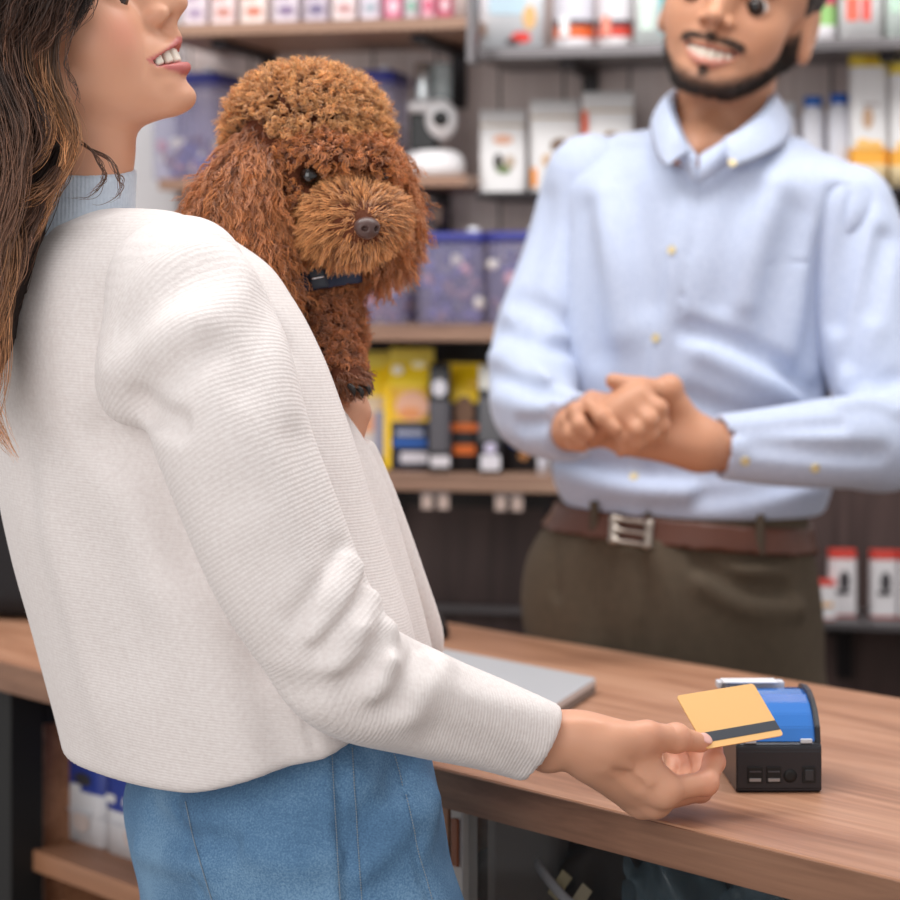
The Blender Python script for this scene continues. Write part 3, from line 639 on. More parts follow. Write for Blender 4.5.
# black mouse
q = onz(418, 636, CZ); t = thing('computer_mouse', 'black rounded mouse on the worktop at the woman\'s elbow', 'mouse', (q[0], q[1], CZ), CA)
fl = Field(); fl.ell((0, 0, .006), (.05, .031, .03)); fl.plane((0, 0, .0004), (0, 0, -1), .003); V, F = fl.mesh((-.06, -.04, -.005), (.06, .04, .045), .002); mesh_np('shell', V, F, mat('mouse_black', lin(24, 24, 26), .35), t)
fl = Field(); fl.cap((.032, 0, .029), (.038, 0, .027), .004, .004); V, F = fl.mesh((.02, -.01, .018), (.05, .01, .04), .001); mesh_np('wheel', V, F, pm(90, 90, 94), t)
# receipt printer
q = onz(779, 793, CZ); t = thing('receipt_printer', 'black receipt printer with a blue see-through lid on the worktop', 'printer', (q[0], q[1], CZ), math.radians(1))
m_pb = mat('printer_black', lin(34, 34, 40), .35); m_blue = mat('blue_lid', lin(24, 112, 200), .12, alpha=.93, spec=.8, coat=.5)
hw = .0365; prof = [(0, .003), (.003, 0), (.112, 0), (.116, .004), (.117, .05), (.112, .066), (.1, .073), (.012, .044), (.001, .0405), (0, .036)]
Mx = Matrix(((0, 0, 1, 0), (1, 0, 0, 0), (0, 1, 0, 0), (0, 0, 0, 1)))
prism('body', prof, -hw, hw, m_pb, t, Mx, .0012)
arc = [(.006, .0425), (.012, .054), (.022, .064), (.036, .0715), (.055, .0755), (.078, .0765), (.098, .075), (.098, .069)]
lidp = [(.006, .042)]+arc[1:]
prism('lid', lidp, -hw+.0045, hw-.0045, m_blue, t, Mx, .001)
rim = [(.004, .041), (.008, .0555), (.02, .067), (.036, .075), (.055, .079), (.08, .080), (.1, .078), (.108, .07), (.1, .068), (.02, .046)]
for s_ in (-1, 1): prism('lid_rim', rim, min(s_*hw, s_*(hw-.0045)), max(s_*hw, s_*(hw-.0045)), m_pb, t, Mx, .0008)
box('lid_catch', (-.024, .0045, .0435), (.005, .002, .0018), pm(200, 206, 214), t, .0006); box('lid_catch', (.024, .0045, .0435), (.005, .002, .0018), pm(200, 206, 214), t, .0006)
m_port = mat('port_black', lin(10, 10, 12), .6); m_tin = mat('port_metal', lin(150, 152, 156), .35, .8)
for x_ in (-.0205, -.0045):
    o = box('usb_port', (x_, -.0006, .0155), (.0062, .0012, .0068), m_port, t, .0004); box('contact', (x_, -.0019, .0115), (.005, .0004, .0014), m_tin, o, .0002); box('contact', (x_, -.0019, .0185), (.005, .0004, .0006), mat('port_trim', lin(80, 80, 86), .4, .6), o, .0002)
lathe('power_socket', [(.0025, 0), (.0052, .0002), (.0058, .0014)], m_port, t, M=Matrix.Translation((.0095, -.0014, .0145)) @ Matrix.Rotation(-PI/2, 4, 'X'), seg=20)
o = box('switch', (.0255, -.0006, .0155), (.0055, .0012, .0068), m_port, t, .0004); box('rocker', (.0255, -.0022, .0155), (.0036, .0012, .0046), mat('rocker', lin(44, 44, 48), .5), o, .0006)
box('paper_roll_cover', (-.01, .108, .0765), (.03, .008, .003), pm(206, 206, 212), t, .001)
box('paper_strip', (-.012, .1, .0805), (.024, .012, .0006), pm(226, 226, 230), t, .0003)
# ================================================================== people: shared shapes
def groove(fl, pts, w, dep, n=6):
    # a crease pressed along a line (negative depth: a ridge)
    pts = spline(pts, n).astype(np.float32); c = (pts.min(0)+pts.max(0))/2; r = np.linalg.norm(pts-c, axis=1).max()+w*2.2
    def f(P, d):
        b = np.full(P.shape[:-1], 9, np.float32)
        for i in range(len(pts)-1):
            ab = pts[i+1]-pts[i]; q = P-pts[i]; t = np.clip(q@ab/(ab@ab+1e-12), 0, 1); e = q-t[..., None]*ab; b = np.minimum(b, (e*e).sum(-1))
        return d+np.float32(dep)*np.exp(-b/np.float32(w*w))
    return fl.add(f, c, r, 0, 'd')
def head_field(man=False, smile=1.0):
    # local axes: f forward, s sideways (mirrored), u up; millimetres; origin between the ears
    h = Field(1000.); K = h
    w = 1.08 if man else 1.0
    K.ell((-2, 0, 46), (97, 75*w, 80), k=10)
    K.ell((40, 0, -10), (45, 58*w, 70), k=14)
    K.ell((44, 0, -44), (38, 44*w, 34), k=14)
    K.cap((0, 50*w, -30), (70, 12, -74) if not man else (66, 20, -73), 14, 11 if not man else 16, k=18)
    if man: K.ell((-10, 58, -4), (26, 17, 36), k=10)
    K.ell((79.5, 0, -76), (13.5, 17 if not man else 25, 11.5 if not man else 14), k=9)
    K.ell((77, 0, -63), (13, 22, 12), k=8)
    K.ell((52, 36*w, -12), (22, 21, 22), k=14)
    K.ell((49, 36*w, -28), (18, 16, 18), k=14)
    K.cap((78, 0, 34), (80, 40*w, 26), 10, 7, k=14)
    K.ell((93, 30*w, 10), (15, 17, 11), k=12, op='s')
    K.ell((69.5, 31*w, 7.5), (14.2, 15, 13), k=5)
    K.ell((83, 31*w, 6 if not man else 9), (9, 12.5, 5.2 if not man else 1.7), k=1.5, op='s')
    K.cap((76, 0, 28), (90, 0, -8), 13, 14, k=9)
    K.cap((86, 0, 26), (106, 0, -10), 6.5, 7.5 if not man else 8.5, k=9)
    K.ell((107, 0, -12), (10, 9 if not man else 11, 8.5), k=5)
    K.ell((91, 11 if not man else 14, -16), (11, 6.5, 7.5), k=7)
    K.ell((99, 0, -19), (9, 4, 5.5), k=4)
    K.ell((99.5, 6.6 if not man else 7.6, -24), (6, 3.1, 4.5), k=2, op='s')
    # muzzle, lips, mouth opening
    K.ell((72, 0, -42), (24, 25, 22), k=10)
    K.chain([(96, 0, -24), (97.5, 0, -33)], [5, 4.5], k=7)
    if not man:
        K.chain([(68, 28, -43.5), (82, 20, -43.5), (92, 10, -40), (95.5, 0, -37.5)], [2.2, 3.2, 4, 4.2], k=5)
        K.chain([(68, 28, -45), (80, 20, -52), (90, 10, -56), (93.5, 0, -56.5)], [2.2, 3.6, 4.8, 5.4], k=5)
        K.chain([(66, 27.5, -44.4), (80, 20, -46.8), (91, 9.5, -46.5), (97, 0, -46.5)], [1.2, 3.2, 4.6, 5.4], k=1.5, op='s')
    else:
        K.chain([(68, 28, -40), (82, 20, -40.5), (92, 10, -40.3), (95.5, 0, -40)], [2, 2.8, 3.4, 3.6], k=5)
        K.chain([(68, 28, -41.5), (80, 20, -50), (90, 10, -56), (93.5, 0, -58)], [2, 3.2, 4.5, 5], k=5)
        K.chain([(66, 28, -40.8), (81, 20, -44.6), (91, 10, -47.2), (97, 0, -48.2)], [.9, 2.2, 3.9, 4.7], k=1.5, op='s')
    # smile crease
    groove(K, [(92, 17, -18), (80, 29, -32), (70, 33, -48), (64, 32, -58)], 3.2, 1.3 if not man else 2.4)
    groove(K, [(90, 8, -65), (91.5, 0, -66)], 4, 1.2)
    # ears
    e = frame((0, 1, 0))
    K.ell((-14, 69*w, -2), (19, 7, 31), R=eul(0, -12, 0)@np.eye(3), k=5)
    K.ell((-11, 76*w, 2), (11, 5, 19), R=eul(0, -12, 0), k=4, op='s')
    K.ell((-8, 70*w, -24), (9, 5.5, 10), k=5)
    return h
def head_prim(h, org, F_, S_, U_, sc):
    # the head field carried into the shop
    M = (np.stack([F_, S_, U_], 1)/sc*1000).astype(np.float32); o = np.asarray(org, np.float32)
    def f(P):
        q = (P-o)@M; q[..., 1] = np.abs(q[..., 1]); return h.eval(q)*np.float32(sc/1000)
    return f
def hloc(P, org, F_, S_, U_, sc): return (np.asarray(P)-org)@(np.stack([F_, S_, U_], 1)/sc*1000)
def hworld(q, org, F_, S_, U_, sc): q = np.asarray(q, float); return np.asarray(org)+(q@np.stack([F_, S_, U_], 0))*sc/1000
def finger(fl, pts, r, k=.004, kroot=.006):
    # root knuckle, middle joint, end joint, tip
    pts = [np.asarray(p, float) for p in pts]; rs = np.linspace(r*1.12, r*.80, len(pts))
    fl.cap(pts[0], pts[1], rs[0], rs[1], k=kroot)
    for a, b, ra, rb in zip(pts[1:], pts[2:], rs[1:], rs[2:]): fl.cap(a, b, ra, rb, k=.003)
    for p, rr in zip(pts[1:-1], rs[1:-1]): fl.ell(p, (rr*1.07,)*3, k=.004)
def teeth_mesh(parent, T, jaw=(85, 17), u0=-51, u1=-39.5, name='teeth'):
    # an arch of eight upper teeth; T carries head axes into the shop
    fl = Field()
    for k in range(5):
        for sg in ((1, -1) if k else (1,)):
            pass
    xs = []
    a = 0
    for k, wd in enumerate((8.2, 6.6, 7.4, 6.6, 6.4)):
        s0 = a+wd/2; a += wd
        f0 = 89.5-(s0/22)**2*14
        ang = math.atan2(2*s0*14/484, 1)
        for sg in (1, -1):
            c_, s_ = math.cos(ang*sg), math.sin(ang*sg)
            R = np.array([[c_, s_, 0], [-s_, c_, 0], [0, 0, 1]])
            hh = (u1-u0)/2*(1-.05*k); fl.box((f0, s0*sg, u1-hh), (3.2, wd/2-.15, hh), R, 2.0, k=.4)
    V, F = fl.mesh((50, -40, -60), (100, 40, -30), .8)
    return mesh_np(name, T(V), F, mat('tooth_enamel', lin(232, 222, 208), .25), parent)
def eye_mesh(parent, T, s_, look=(1, 0, -.05), iris=(70, 44, 28)):
    c = np.array([70.5, s_, 7.5]); r = 12.3; lk = norm(look)
    u = np.linspace(0, PI, 29); v = np.linspace(0, 2*PI, 41)[:-1]
    R = frame(lk, (0, 1, 0)); V = []
    for a in u:
        for b in v: V.append(c+r*(math.cos(a)*R[2]+math.sin(a)*(math.cos(b)*R[0]+math.sin(b)*R[1])))
    F = []
    for i in range(28):
        for j in range(40): F.append((i*40+j, i*40+(j+1) % 40, (i+1)*40+(j+1) % 40, (i+1)*40+j))
    ang = np.repeat(u, 40); col = np.empty((len(V), 3)); col[:] = lin(216, 208, 204)[:3]; col[ang < .95] = lin(*iris)[:3]; col[ang < .42] = (.004, .004, .004)
    o = mesh_np('eye', T(np.array(V)), np.array(F), attr_mat('eye', 'col', .08), parent, cols={'col': col}); return o
def knit(name, col, col2, rib=.0029, depth=.0012, rough=.85, attr='rib', st=.24):
    m = mat(name, col, rough, sheen=.25); nt, L, b = nodes(m)
    a = N(nt, 'ShaderNodeAttribute', attribute_name=attr)
    mu = N(nt, 'ShaderNodeMath', operation='MULTIPLY'); mu.inputs[1].default_value = 2*PI/rib; L.new(a.outputs['Fac'], mu.inputs[0])
    tc = N(nt, 'ShaderNodeTexCoord'); n = N(nt, 'ShaderNodeTexNoise', i_Scale=420, i_Detail=2); L.new(tc.outputs['Object'], n.inputs['Vector'])
    ad = N(nt, 'ShaderNodeMath', operation='MULTIPLY_ADD'); L.new(n.outputs['Fac'], ad.inputs[0]); ad.inputs[1].default_value = 2.2; L.new(mu.outputs[0], ad.inputs[2])
    si = N(nt, 'ShaderNodeMath', operation='SINE'); L.new(ad.outputs[0], si.inputs[0])
    a2 = N(nt, 'ShaderNodeMath', operation='MULTIPLY_ADD'); L.new(n.outputs['Fac'], a2.inputs[0]); a2.inputs[1].default_value = 2.4; L.new(si.outputs[0], a2.inputs[2])
    bp = N(nt, 'ShaderNodeBump', i_Strength=st, i_Distance=depth*.5); L.new(a2.outputs[0], bp.inputs['Height']); L.new(bp.outputs[0], b.inputs['Normal'])
    n2 = N(nt, 'ShaderNodeTexNoise', i_Scale=260, i_Detail=3); L.new(tc.outputs['Object'], n2.inputs['Vector'])
    mx = N(nt, 'ShaderNodeMix', data_type='RGBA'); mx.inputs['A'].default_value = col2; mx.inputs['B'].default_value = col; L.new(n2.outputs['Fac'], mx.inputs['Factor'])
    L.new(mx.outputs['Result'], b.inputs['Base Color']); return m
def along_chain(V, pts):
    pts = spline(pts, 10); best = np.full(len(V), 9.); out = np.zeros(len(V)); s0 = 0
    for a, b in zip(pts, pts[1:]):
        ab = b-a; L_ = np.linalg.norm(ab); t = np.clip((V-a)@ab/(L_*L_), 0, 1); d = ((V-a-t[:, None]*ab)**2).sum(1)
        m_ = d < best; best[m_] = d[m_]; out[m_] = s0+t[m_]*L_; s0 += L_
    # past the ends, carry on straight
    return out
def strands(parent, name, guides, n_per, spread, r0, cols, m, K=26, wave=.006, seed=1, sides=3, jit=.35, freq=2.5):
    """guides: list of (points, spread scale, (root colour, tip colour)); each grows a lock of hairs"""
    g = np.random.default_rng(seed); Ps, Rs, Cs = [], [], []
    for pts, sp_, (c0, c1) in guides:
        cen = spline(pts, 10); t0 = np.linspace(0, 1, len(cen)); t = np.linspace(0, 1, K)
        cen = np.stack([np.interp(t, t0, cen[:, j]) for j in range(3)], 1)
        n = max(3, int(n_per*sp_)); off = g.normal(size=(n, 3))*spread*sp_; off[:, 1] *= .8
        prof = .55+.75*np.sin(np.clip(t*1.15, 0, 1)*PI)**.8; prof[-5:] *= np.linspace(1, .5, 5)
        ph = g.uniform(0, 6.28, (n, 3)); am = g.uniform(.3, 1, (n, 1, 1))*wave; fr = g.uniform(.7, 1.4, (n, 1, 1))*freq
        wv = np.sin(2*PI*fr*t[None, :, None]+ph[:, None, :])*am*np.clip(t*2, 0, 1)[None, :, None]
        P = cen[None]+off[:, None]*prof[None, :, None]+wv
        cut = g.uniform(1-jit, 1, n)
        ii = t[None]*cut[:, None]*(K-1); lo = np.clip(ii.astype(int), 0, K-2); fr_ = (ii-lo)[..., None]
        P = np.take_along_axis(P, lo[..., None].repeat(3, 2), 1)*(1-fr_)+np.take_along_axis(P, (lo+1)[..., None].repeat(3, 2), 1)*fr_
        R = r0*g.uniform(.6, 1.3, (n, 1))*np.clip(1.15-t[None]**3, .2, 1)
        c0_, c1_ = np.array(c0[:3]), np.array(c1[:3]); mixv = np.clip(t*1.1-.1, 0, 1)**1.5
        col = (c0_*(1-mixv[:, None])+c1_*mixv[:, None])[None]*(g.uniform(.55, 1.2, (n, 1, 1))+(g.random((n, 1, 1)) < .12)*g.uniform(.5, 1.6, (n, 1, 1)))
        Ps.append(P); Rs.append(R); Cs.append(np.repeat(col, sides, axis=1).reshape(-1, 3))
    V, F = tubes_np(np.concatenate(Ps), np.concatenate(Rs), sides)
    return mesh_np(name, V, F, m, parent, cols={'col': np.concatenate(Cs)})
# ================================================================== the woman
t_w = thing('person', 'woman in a cream knit jacket and blue jeans holding out a gold card', 'person', (-.16, 2.10, 0))
def wadd(name, V, F, m, parent=None, **kw):
    o = mesh_np(name, V-np.array(t_w.location), F, m, t_w if parent is None else parent, **kw); return o
YT = 2.10
def GR(fl, pts, w, dep, Y0=1.7): groove(fl, [fl.hit(x, y, Y0) for x, y in pts], w, dep*(1.45 if fl is not bk else 1))
def zt(y, Y=YT): return CAMZ-(y-HOR)/FPX*Y
ROT = math.radians(-55)
hF = norm((math.cos(math.radians(25)), -.10, math.sin(math.radians(25)))); hS = norm(np.cross(hF, (-math.sin(math.radians(25)), 0, math.cos(math.radians(25))))); hU = np.cross(hS, hF)
if hS[1] > 0: hS = -hS
hU = norm(np.cross(hS, hF)); hU = hU if hU[2] > 0 else -hU
hO = at(41, 52, 2.08); hSC = 1.35*2.08/2500*1000
HW = lambda q: hworld(q, hO, hF, hS, hU, hSC)
# --- jacket
shN = at(200, 296, 1.935); shF_ = at(110, 300, 2.24)
sil = [(236, 22, 222), (262, -2, 262), (300, -14, 292), (350, -16, 318), (400, -14, 336), (450, -8, 352), (500, -1, 366), (560, 14, 384), (620, 31, 402), (680, 46, 412), (740, 62, 416), (800, 76, 416), (812, 78, 416)]
zs = [zt(y) for y, a, b in sil]; cxs = [((a+b)/2-450)/FPX*YT for y, a, b in sil]; hx = np.array([(b-a)/2/FPX*YT for y, a, b in sil])
k_ = hx/.156
bk = Field()
bk.loft(zs, cxs, [YT]*len(zs), .185*k_, .14*k_, 2.3, ROT, k=.03)
nb = at(84, 264, 2.08)
bk.cap(at(186, 278, 1.955), nb, .049, .046, k=.03); bk.cap(shF_, nb, .05, .046, k=.03)
# the far lapel side and the chest swelling under it
bk.chain([at(222, 318, 2.12), at(288, 410, 2.14), at(330, 480, 2.15), at(362, 580, 2.15), at(388, 660, 2.15)], [.030, .036, .044, .044, .04], k=.03)
for pts, w_, dp in (([at(235, 262, 1.98), at(283, 360, 2.0), at(322, 470, 2.02)], .010, .004), ([at(300, 690, 1.93), at(318, 765, 1.93)], .0035, .0035),
                    ([at(100, 430, 1.96), at(150, 470, 1.94), at(190, 560, 1.93)], .022, .005), ([at(40, 430, 2.0), at(90, 500, 1.96), at(130, 640, 1.94)], .028, .004), ([at(20, 300, 2.02), at(48, 520, 2.0), at(80, 740, 1.99)], .02, -.004),
                    ([at(170, 600, 1.93), at(220, 700, 1.93), at(250, 770, 1.93)], .03, -.005), ([at(255, 640, 1.93), at(275, 720, 1.93), at(290, 780, 1.93)], .02, .004)):
    groove(bk, pts, w_, dp)
bk.disp(lambda P, d: d+wob(P, 17, 4)*.0022)
bk.plane((0, 0, .944), (0, 0, -1), .006); bk.plane(at(196, 800, 1.93), (.34, 0, -1), .006)
for ln_ in ([(330, 752), (306, 700), (290, 650)],): GR(bk, ln_, .003, .004)
for ln_, w_, dp in (([(290, 690), (312, 720), (322, 750)], .02, -.004), ([(112, 440), (160, 470), (190, 540)], .022, .006), ([(60, 300), (66, 420), (50, 520)], .03, -.004), ([(30, 480), (90, 560), (110, 660)], .03, .005)): GR(bk, ln_, w_, dp)
# neckline
bk.ell(at(92, 197, 2.075), (.045, .05, .016), eul(0, -6, 0), k=.006, op='s')
V, F = bk.mesh((-.56, 1.84, .92), (.12, 2.42, 1.44), .0042)
m_knit = knit('cream_knit', lin(240, 234, 232), lin(216, 206, 203), .0026); m_knit2 = knit('cream_knit_back', lin(240, 234, 232), lin(216, 206, 203), .0024, st=.14)
jk = wadd('jacket', V, F, m_knit2, attrs={'rib': V[:, 2]+.05*(V[:, 0]+.16)})
# --- right sleeve, nearest
SL = [(178, 288, 1.95), (194, 318, 1.935), (217, 385, 1.915), (246, 470, 1.90), (280, 560, 1.895), (318, 632, 1.893), (350, 676, 1.90), (420, 704, 1.928), (490, 726, 1.952), (548, 747, 1.972)]
SR = [70, 77, 80, 76, 74, 67, 64, 55, 47, 42]
SP = [at(*p) for p in SL]; SRm = [r/FPX*p[2] for r, p in zip(SR, SL)]
sv = Field(); sv.chain(SP, SRm, k=.01); sv.ell(at(136, 366, 1.935), (.033, .03, .047), eul(0, 14, 0), k=.03)
for pts, w_, dp in (([(346, 556), (326, 592), (300, 622)], .010, .010), ([(368, 586), (350, 618), (322, 650)], .009, .010), ([(392, 618), (376, 650), (350, 684)], .011, .009), ([(424, 652), (408, 680), (394, 704)], .011, .006),
                    ([(356, 570), (338, 604), (315, 634)], .009, -.007), ([(379, 602), (362, 634), (338, 664)], .009, -.007), ([(406, 632), (390, 664), (374, 692)], .010, -.007), ([(442, 664), (425, 690), (410, 715)], .012, -.004),
                    ([(112, 424), (140, 408), (180, 424)], .010, .010), ([(150, 400), (176, 372), (210, 350)], .016, .006), ([(112, 370), (140, 345), (190, 330)], .018, -.004), ([(128, 330), (160, 300), (215, 268)], .02, .005), ([(268, 300), (252, 340), (240, 380)], .02, .004),
                    ([(240, 500), (262, 590), (280, 640)], .026, .004), ([(185, 330), (220, 430), (250, 520)], .026, -.004), ([(300, 440), (318, 500), (330, 550)], .016, .004), ([(290, 690), (330, 690), (370, 712)], .014, .004), ([(440, 735), (490, 752), (525, 772)], .014, .004), ([(450, 690), (500, 705), (545, 712)], .012, -.002)):
    GR(sv, pts, w_, dp)
for pp, r_ in (([(346, 568), (332, 600), (312, 630)], .013), ([(368, 604), (354, 632), (334, 660)], .0125), ([(386, 634), (374, 660), (360, 684)], .012), ([(420, 668), (412, 690), (404, 708)], .010)):
    sv.chain([sv.hit(x, y, 1.7)+np.array([-.002, .0075+.002*i, 0]) for i, (x, y) in enumerate(pp)], [r_, r_*1.05, r_*.6], k=.007)
sv.disp(lambda P, d: d+wob(P, 24, 9)*.0018)
cf = at(541, 744, 1.972); cn = norm((.86, .16, -.46)); sv.plane(cf, cn, .005)
# hollow the cuff
sv.cap(cf-cn*.012, cf+cn*.03, .0285, .0285, k=.003, op='s')
V, F = sv.mesh(np.min(SP, 0)-.08, np.max(SP, 0)+.08, .0036)
wadd('sleeve', V, F, m_knit, jk, attrs={'rib': along_chain(V, SP)+V[:, 2]*.25})
# --- left sleeve, beyond: across the front and up to the dog
LL = [(120, 300, 2.26), (250, 430, 2.33), (352, 590, 2.31), (388, 640, 2.25), (378, 590, 2.205), (357, 520, 2.185), (338, 455, 2.175), (330, 425, 2.17)]
LR = [.06, .06, .058, .05, .044, .040, .034, .031]
LP = [at(*p) for p in LL]; lv = Field(); lv.chain(LP, LR, k=.01)
for pts, w_, dp in (([at(350, 560, 2.14), at(385, 545, 2.16)], .012, .004), ([at(345, 520, 2.13), at(372, 505, 2.15)], .01, .003), ([at(352, 598, 2.15), at(395, 575, 2.17)], .012, .004)): groove(lv, pts, w_, dp)
lv.disp(lambda P, d: d+wob(P, 30, 5)*.002)
ln_ = norm((-.10, -.03, 1)); lv.plane(at(350, 442, 2.17), ln_, .004)
V, F = lv.mesh(np.min(LP, 0)-.08, np.max(LP, 0)+.08, .0045)
wadd('sleeve', V, F, m_knit, jk, attrs={'rib': along_chain(V, LP)})
# --- turtleneck
tn = Field(); tn.chain([at(74, 240, 2.08), at(78, 205, 2.075), at(82, 165, 2.072)], [.0525, .0475, .0455], k=.01)
nd = norm(at(92, 165, 2.07)-at(84, 230, 2.08)); tn.plane(at(95, 169, 2.07), nd+np.array([-.12, 0, 0]), .004)
groove(tn, [at(50, 196, 2.03), at(85, 202, 2.025), at(130, 196, 2.04)], .006, .002)
tn.plane(at(80, 236, 2.08), -nd, .004)
V, F = tn.mesh(at(82, 235, 2.08)-.09, at(95, 160, 2.07)+.09, .003)
wadd('turtleneck', V, F, knit('blue_rib', lin(206, 216, 228), lin(178, 190, 206), .0034, .001, attr='rib'), attrs={'rib': np.arctan2(V[:, 1]-2.075, V[:, 0]-at(78, 205, 2.075)[0])*.05})
# --- body
bd = Field()
hd = head_field(); bd.add(head_prim(hd, hO, hF, hS, hU, hSC), hO+hF*.02, .17, .012)
bd.chain([at(72, 240, 2.08), at(76, 195, 2.075), at(84, 140, 2.072), HW((4, 0, -30))], [.046, .0425, .042, .045], k=.014)
zz = [zt(y) for y in (250, 330, 500, 700, 800, 880)]
bd.loft(zz, [cxs[1], cxs[3], cxs[6], cxs[9], -.15, -.14], YT, [.12, .13, .13, .125, .13, .12], [.07, .09, .09, .085, .09, .085], 2.2, ROT, k=.03)
bd.cap(shN, nb, .03, .035, k=.02); bd.cap(shF_, nb, .03, .035, k=.02)
bd.chain(SP[:-1]+[at(560, 738, 1.972)], [.03, .036, .036, .034, .03, .028, .030, .026, .022, .0205], k=.014)
# right hand, dorsum towards the camera, pinching the card
wr = at(574, 742, 1.972)
J = {k: [at(*p) for p in v] for k, v in dict(
    index=[(664, 790, 1.985), (706, 783, 2.008), (714, 762, 2.03), (714, 747, 2.043)],
    middle=[(655, 800, 2.0), (700, 790, 2.032), (703, 764, 2.06), (690, 738, 2.072)],
    ring=[(642, 800, 2.012), (686, 790, 2.045), (690, 768, 2.075), (682, 748, 2.085)],
    pinky=[(630, 796, 2.022), (668, 785, 2.055), (674, 768, 2.078), (670, 753, 2.085)],
    thumb=[(606, 744, 1.968), (646, 736, 1.972), (676, 738, 1.992), (701, 743, 2.014)]).items()}
bd.chain([SP[-1], at(572, 740, 1.972), at(590, 748, 1.976)], [.0205, .0205, .0205], k=.010, flat=((.3, 1, 0), .88))
for nm, r_ in (('index', .0125), ('middle', .0125), ('ring', .0115), ('pinky', .0105)):
    bd.cap(at(592, 750, 1.980), J[nm][0], .0165, r_, k=.016)
    finger(bd, J[nm], {'index': .0092, 'middle': .0092, 'ring': .0088, 'pinky': .0078}[nm])
bd.cap(at(585, 738, 1.968), J['thumb'][0], .018, .0165, k=.014); bd.cap(J['thumb'][0], J['thumb'][1], .0165, .0118, k=.012)
bd.cap(J['thumb'][1], J['thumb'][2], .0112, .0104, k=.006); bd.cap(J['thumb'][2], J['thumb'][3], .0104, .0078, k=.004); bd.ell(J['thumb'][2], (.0112,)*3, k=.005)
bd.cap(at(640, 752, 1.98), at(655, 780, 1.985), .010, .011, k=.014)
# tendons and knuckles
for nm in ('index', 'middle', 'ring'): bd.ell(J[nm][0]+np.array([0, -.004, -.002]), (.0115,)*3, k=.006)
groove(bd, [at(612, 756, 1.955), at(650, 783, 1.967)], .004, -.0026); groove(bd, [at(606, 766, 1.958), at(636, 792, 1.975)], .004, -.0022)
groove(bd, [at(600, 760, 1.955), at(640, 786, 1.967)], .004, .0018)
groove(bd, [at(560, 720, 1.95), at(600, 722, 1.955)], .006, -.0012)
groove(bd, [at(672, 726, 1.985), at(676, 733, 1.982), at(676, 744, 1.983)], .0018, .0014); groove(bd, [at(668, 726, 1.985), at(671, 734, 1.981)], .0016, .0011)
# left hand under the dog's paw
bd.chain(LP[:-1]+[at(337, 430, 2.172), at(341, 412, 2.172)], [.03, .034, .034, .03, .028, .026, .024, .022, .021], k=.02)
LHk = [(328, 402, 2.175), (337, 398, 2.185), (346, 398, 2.195), (353, 402, 2.205)]
for i, p in enumerate(LHk):
    a = at(*p); bd.cap(at(341, 425, 2.18), a, .015, .0105, k=.012)
    finger(bd, [a, at(p[0]-8, p[1]-26, p[2]+.012), at(p[0]-24, p[1]-38, p[2]+.03), at(p[0]-42, p[1]-42, p[2]+.045)], .0085)
bd.cap(at(344, 428, 2.17), at(358, 412, 2.172), .0125, .0105, k=.01); bd.cap(at(358, 412, 2.172), at(354, 392, 2.176), .0105, .009, k=.004)
lo = np.array([-.52, 1.86, .88]); hi = np.array([.27, 2.38, 1.78])
V, F = bd.mesh(lo, hi, .0021)
# skin colour: lips, blush of knuckles and nails
q = hloc(V, hO, hF, hS, hU, hSC); s_ = np.abs(q[:, 1])
sk = np.array(lin(210, 155, 126)[:3]); lip = np.array(lin(186, 98, 98)[:3]); col = np.repeat(sk[None], len(V), 0)
def mixc(col, c, w): return col*(1-w[:, None])+np.asarray(c)*w[:, None]
lc = np.interp(s_, [0, 10, 20, 28], [-47, -47, -47.4, -44.5]); up = np.interp(s_, [0, 4, 10, 20, 29], [-35.5, -34.5, -37, -41.5, -43]); dn = np.interp(s_, [0, 10, 20, 29], [-62, -61.5, -56, -46])
on = (q[:, 0] > 62)&(s_ < 30)
lw = sstep(-1.2, 1.0, up-q[:, 2])*sstep(-1.2, 1, q[:, 2]-dn)*on
col = mixc(col, lip, lw*.9)
inn = (on&(q[:, 0] < np.interp(s_, [0, 20, 28], [88, 72, 62]))&(q[:, 2] < up-3)&(q[:, 2] > dn+5)).astype(float); col = mixc(col, lin(70, 26, 26)[:3], inn)
col = mixc(col, lin(222, 136, 118)[:3], .45*np.exp(-(((q[:, 0]-66)/18)**2+((s_-44)/16)**2+((q[:, 2]+20)/17)**2)))
for nm, w_ in (('index', .4), ('middle', .4), ('ring', .4), ('thumb', .4)):
    for p in J[nm][1:]: col = mixc(col, lin(222, 140, 120)[:3], w_*np.exp(-((V-p)**2).sum(1)/.011**2))
ba = wadd('body', V, F, attr_mat('skin', 'col', .46, sss=.12, bump=(900, .06, .0006)), cols={'col': col})
# nails
def nail(parent, tip, prev, nrm, w_, l_, m):
    d = norm(tip-prev); n = norm(nrm-d*(nrm@d)); s2 = np.cross(d, n); fl = Field()
    fl.ell(tip+n*.0068-d*.001, (l_, w_, .0016), np.stack([d, s2, n]), k=.001)
    V, F = fl.mesh(tip-.015, tip+.015, .0009); return wadd('fingernail', V, F, m, parent)
m_nail = mat('nail', lin(232, 182, 172), .22)
nail(ba, J['thumb'][3], J['thumb'][2], np.array([.1, -.75, .65]), .0056, .0078, m_nail)
teeth_mesh(ba, lambda q: HW(q)-np.array(t_w.location))
for s2 in (31, -31): eye_mesh(ba, lambda q: HW(q)-np.array(t_w.location), s2, (1, .55 if s2 > 0 else .0, -.15), (60, 40, 34))
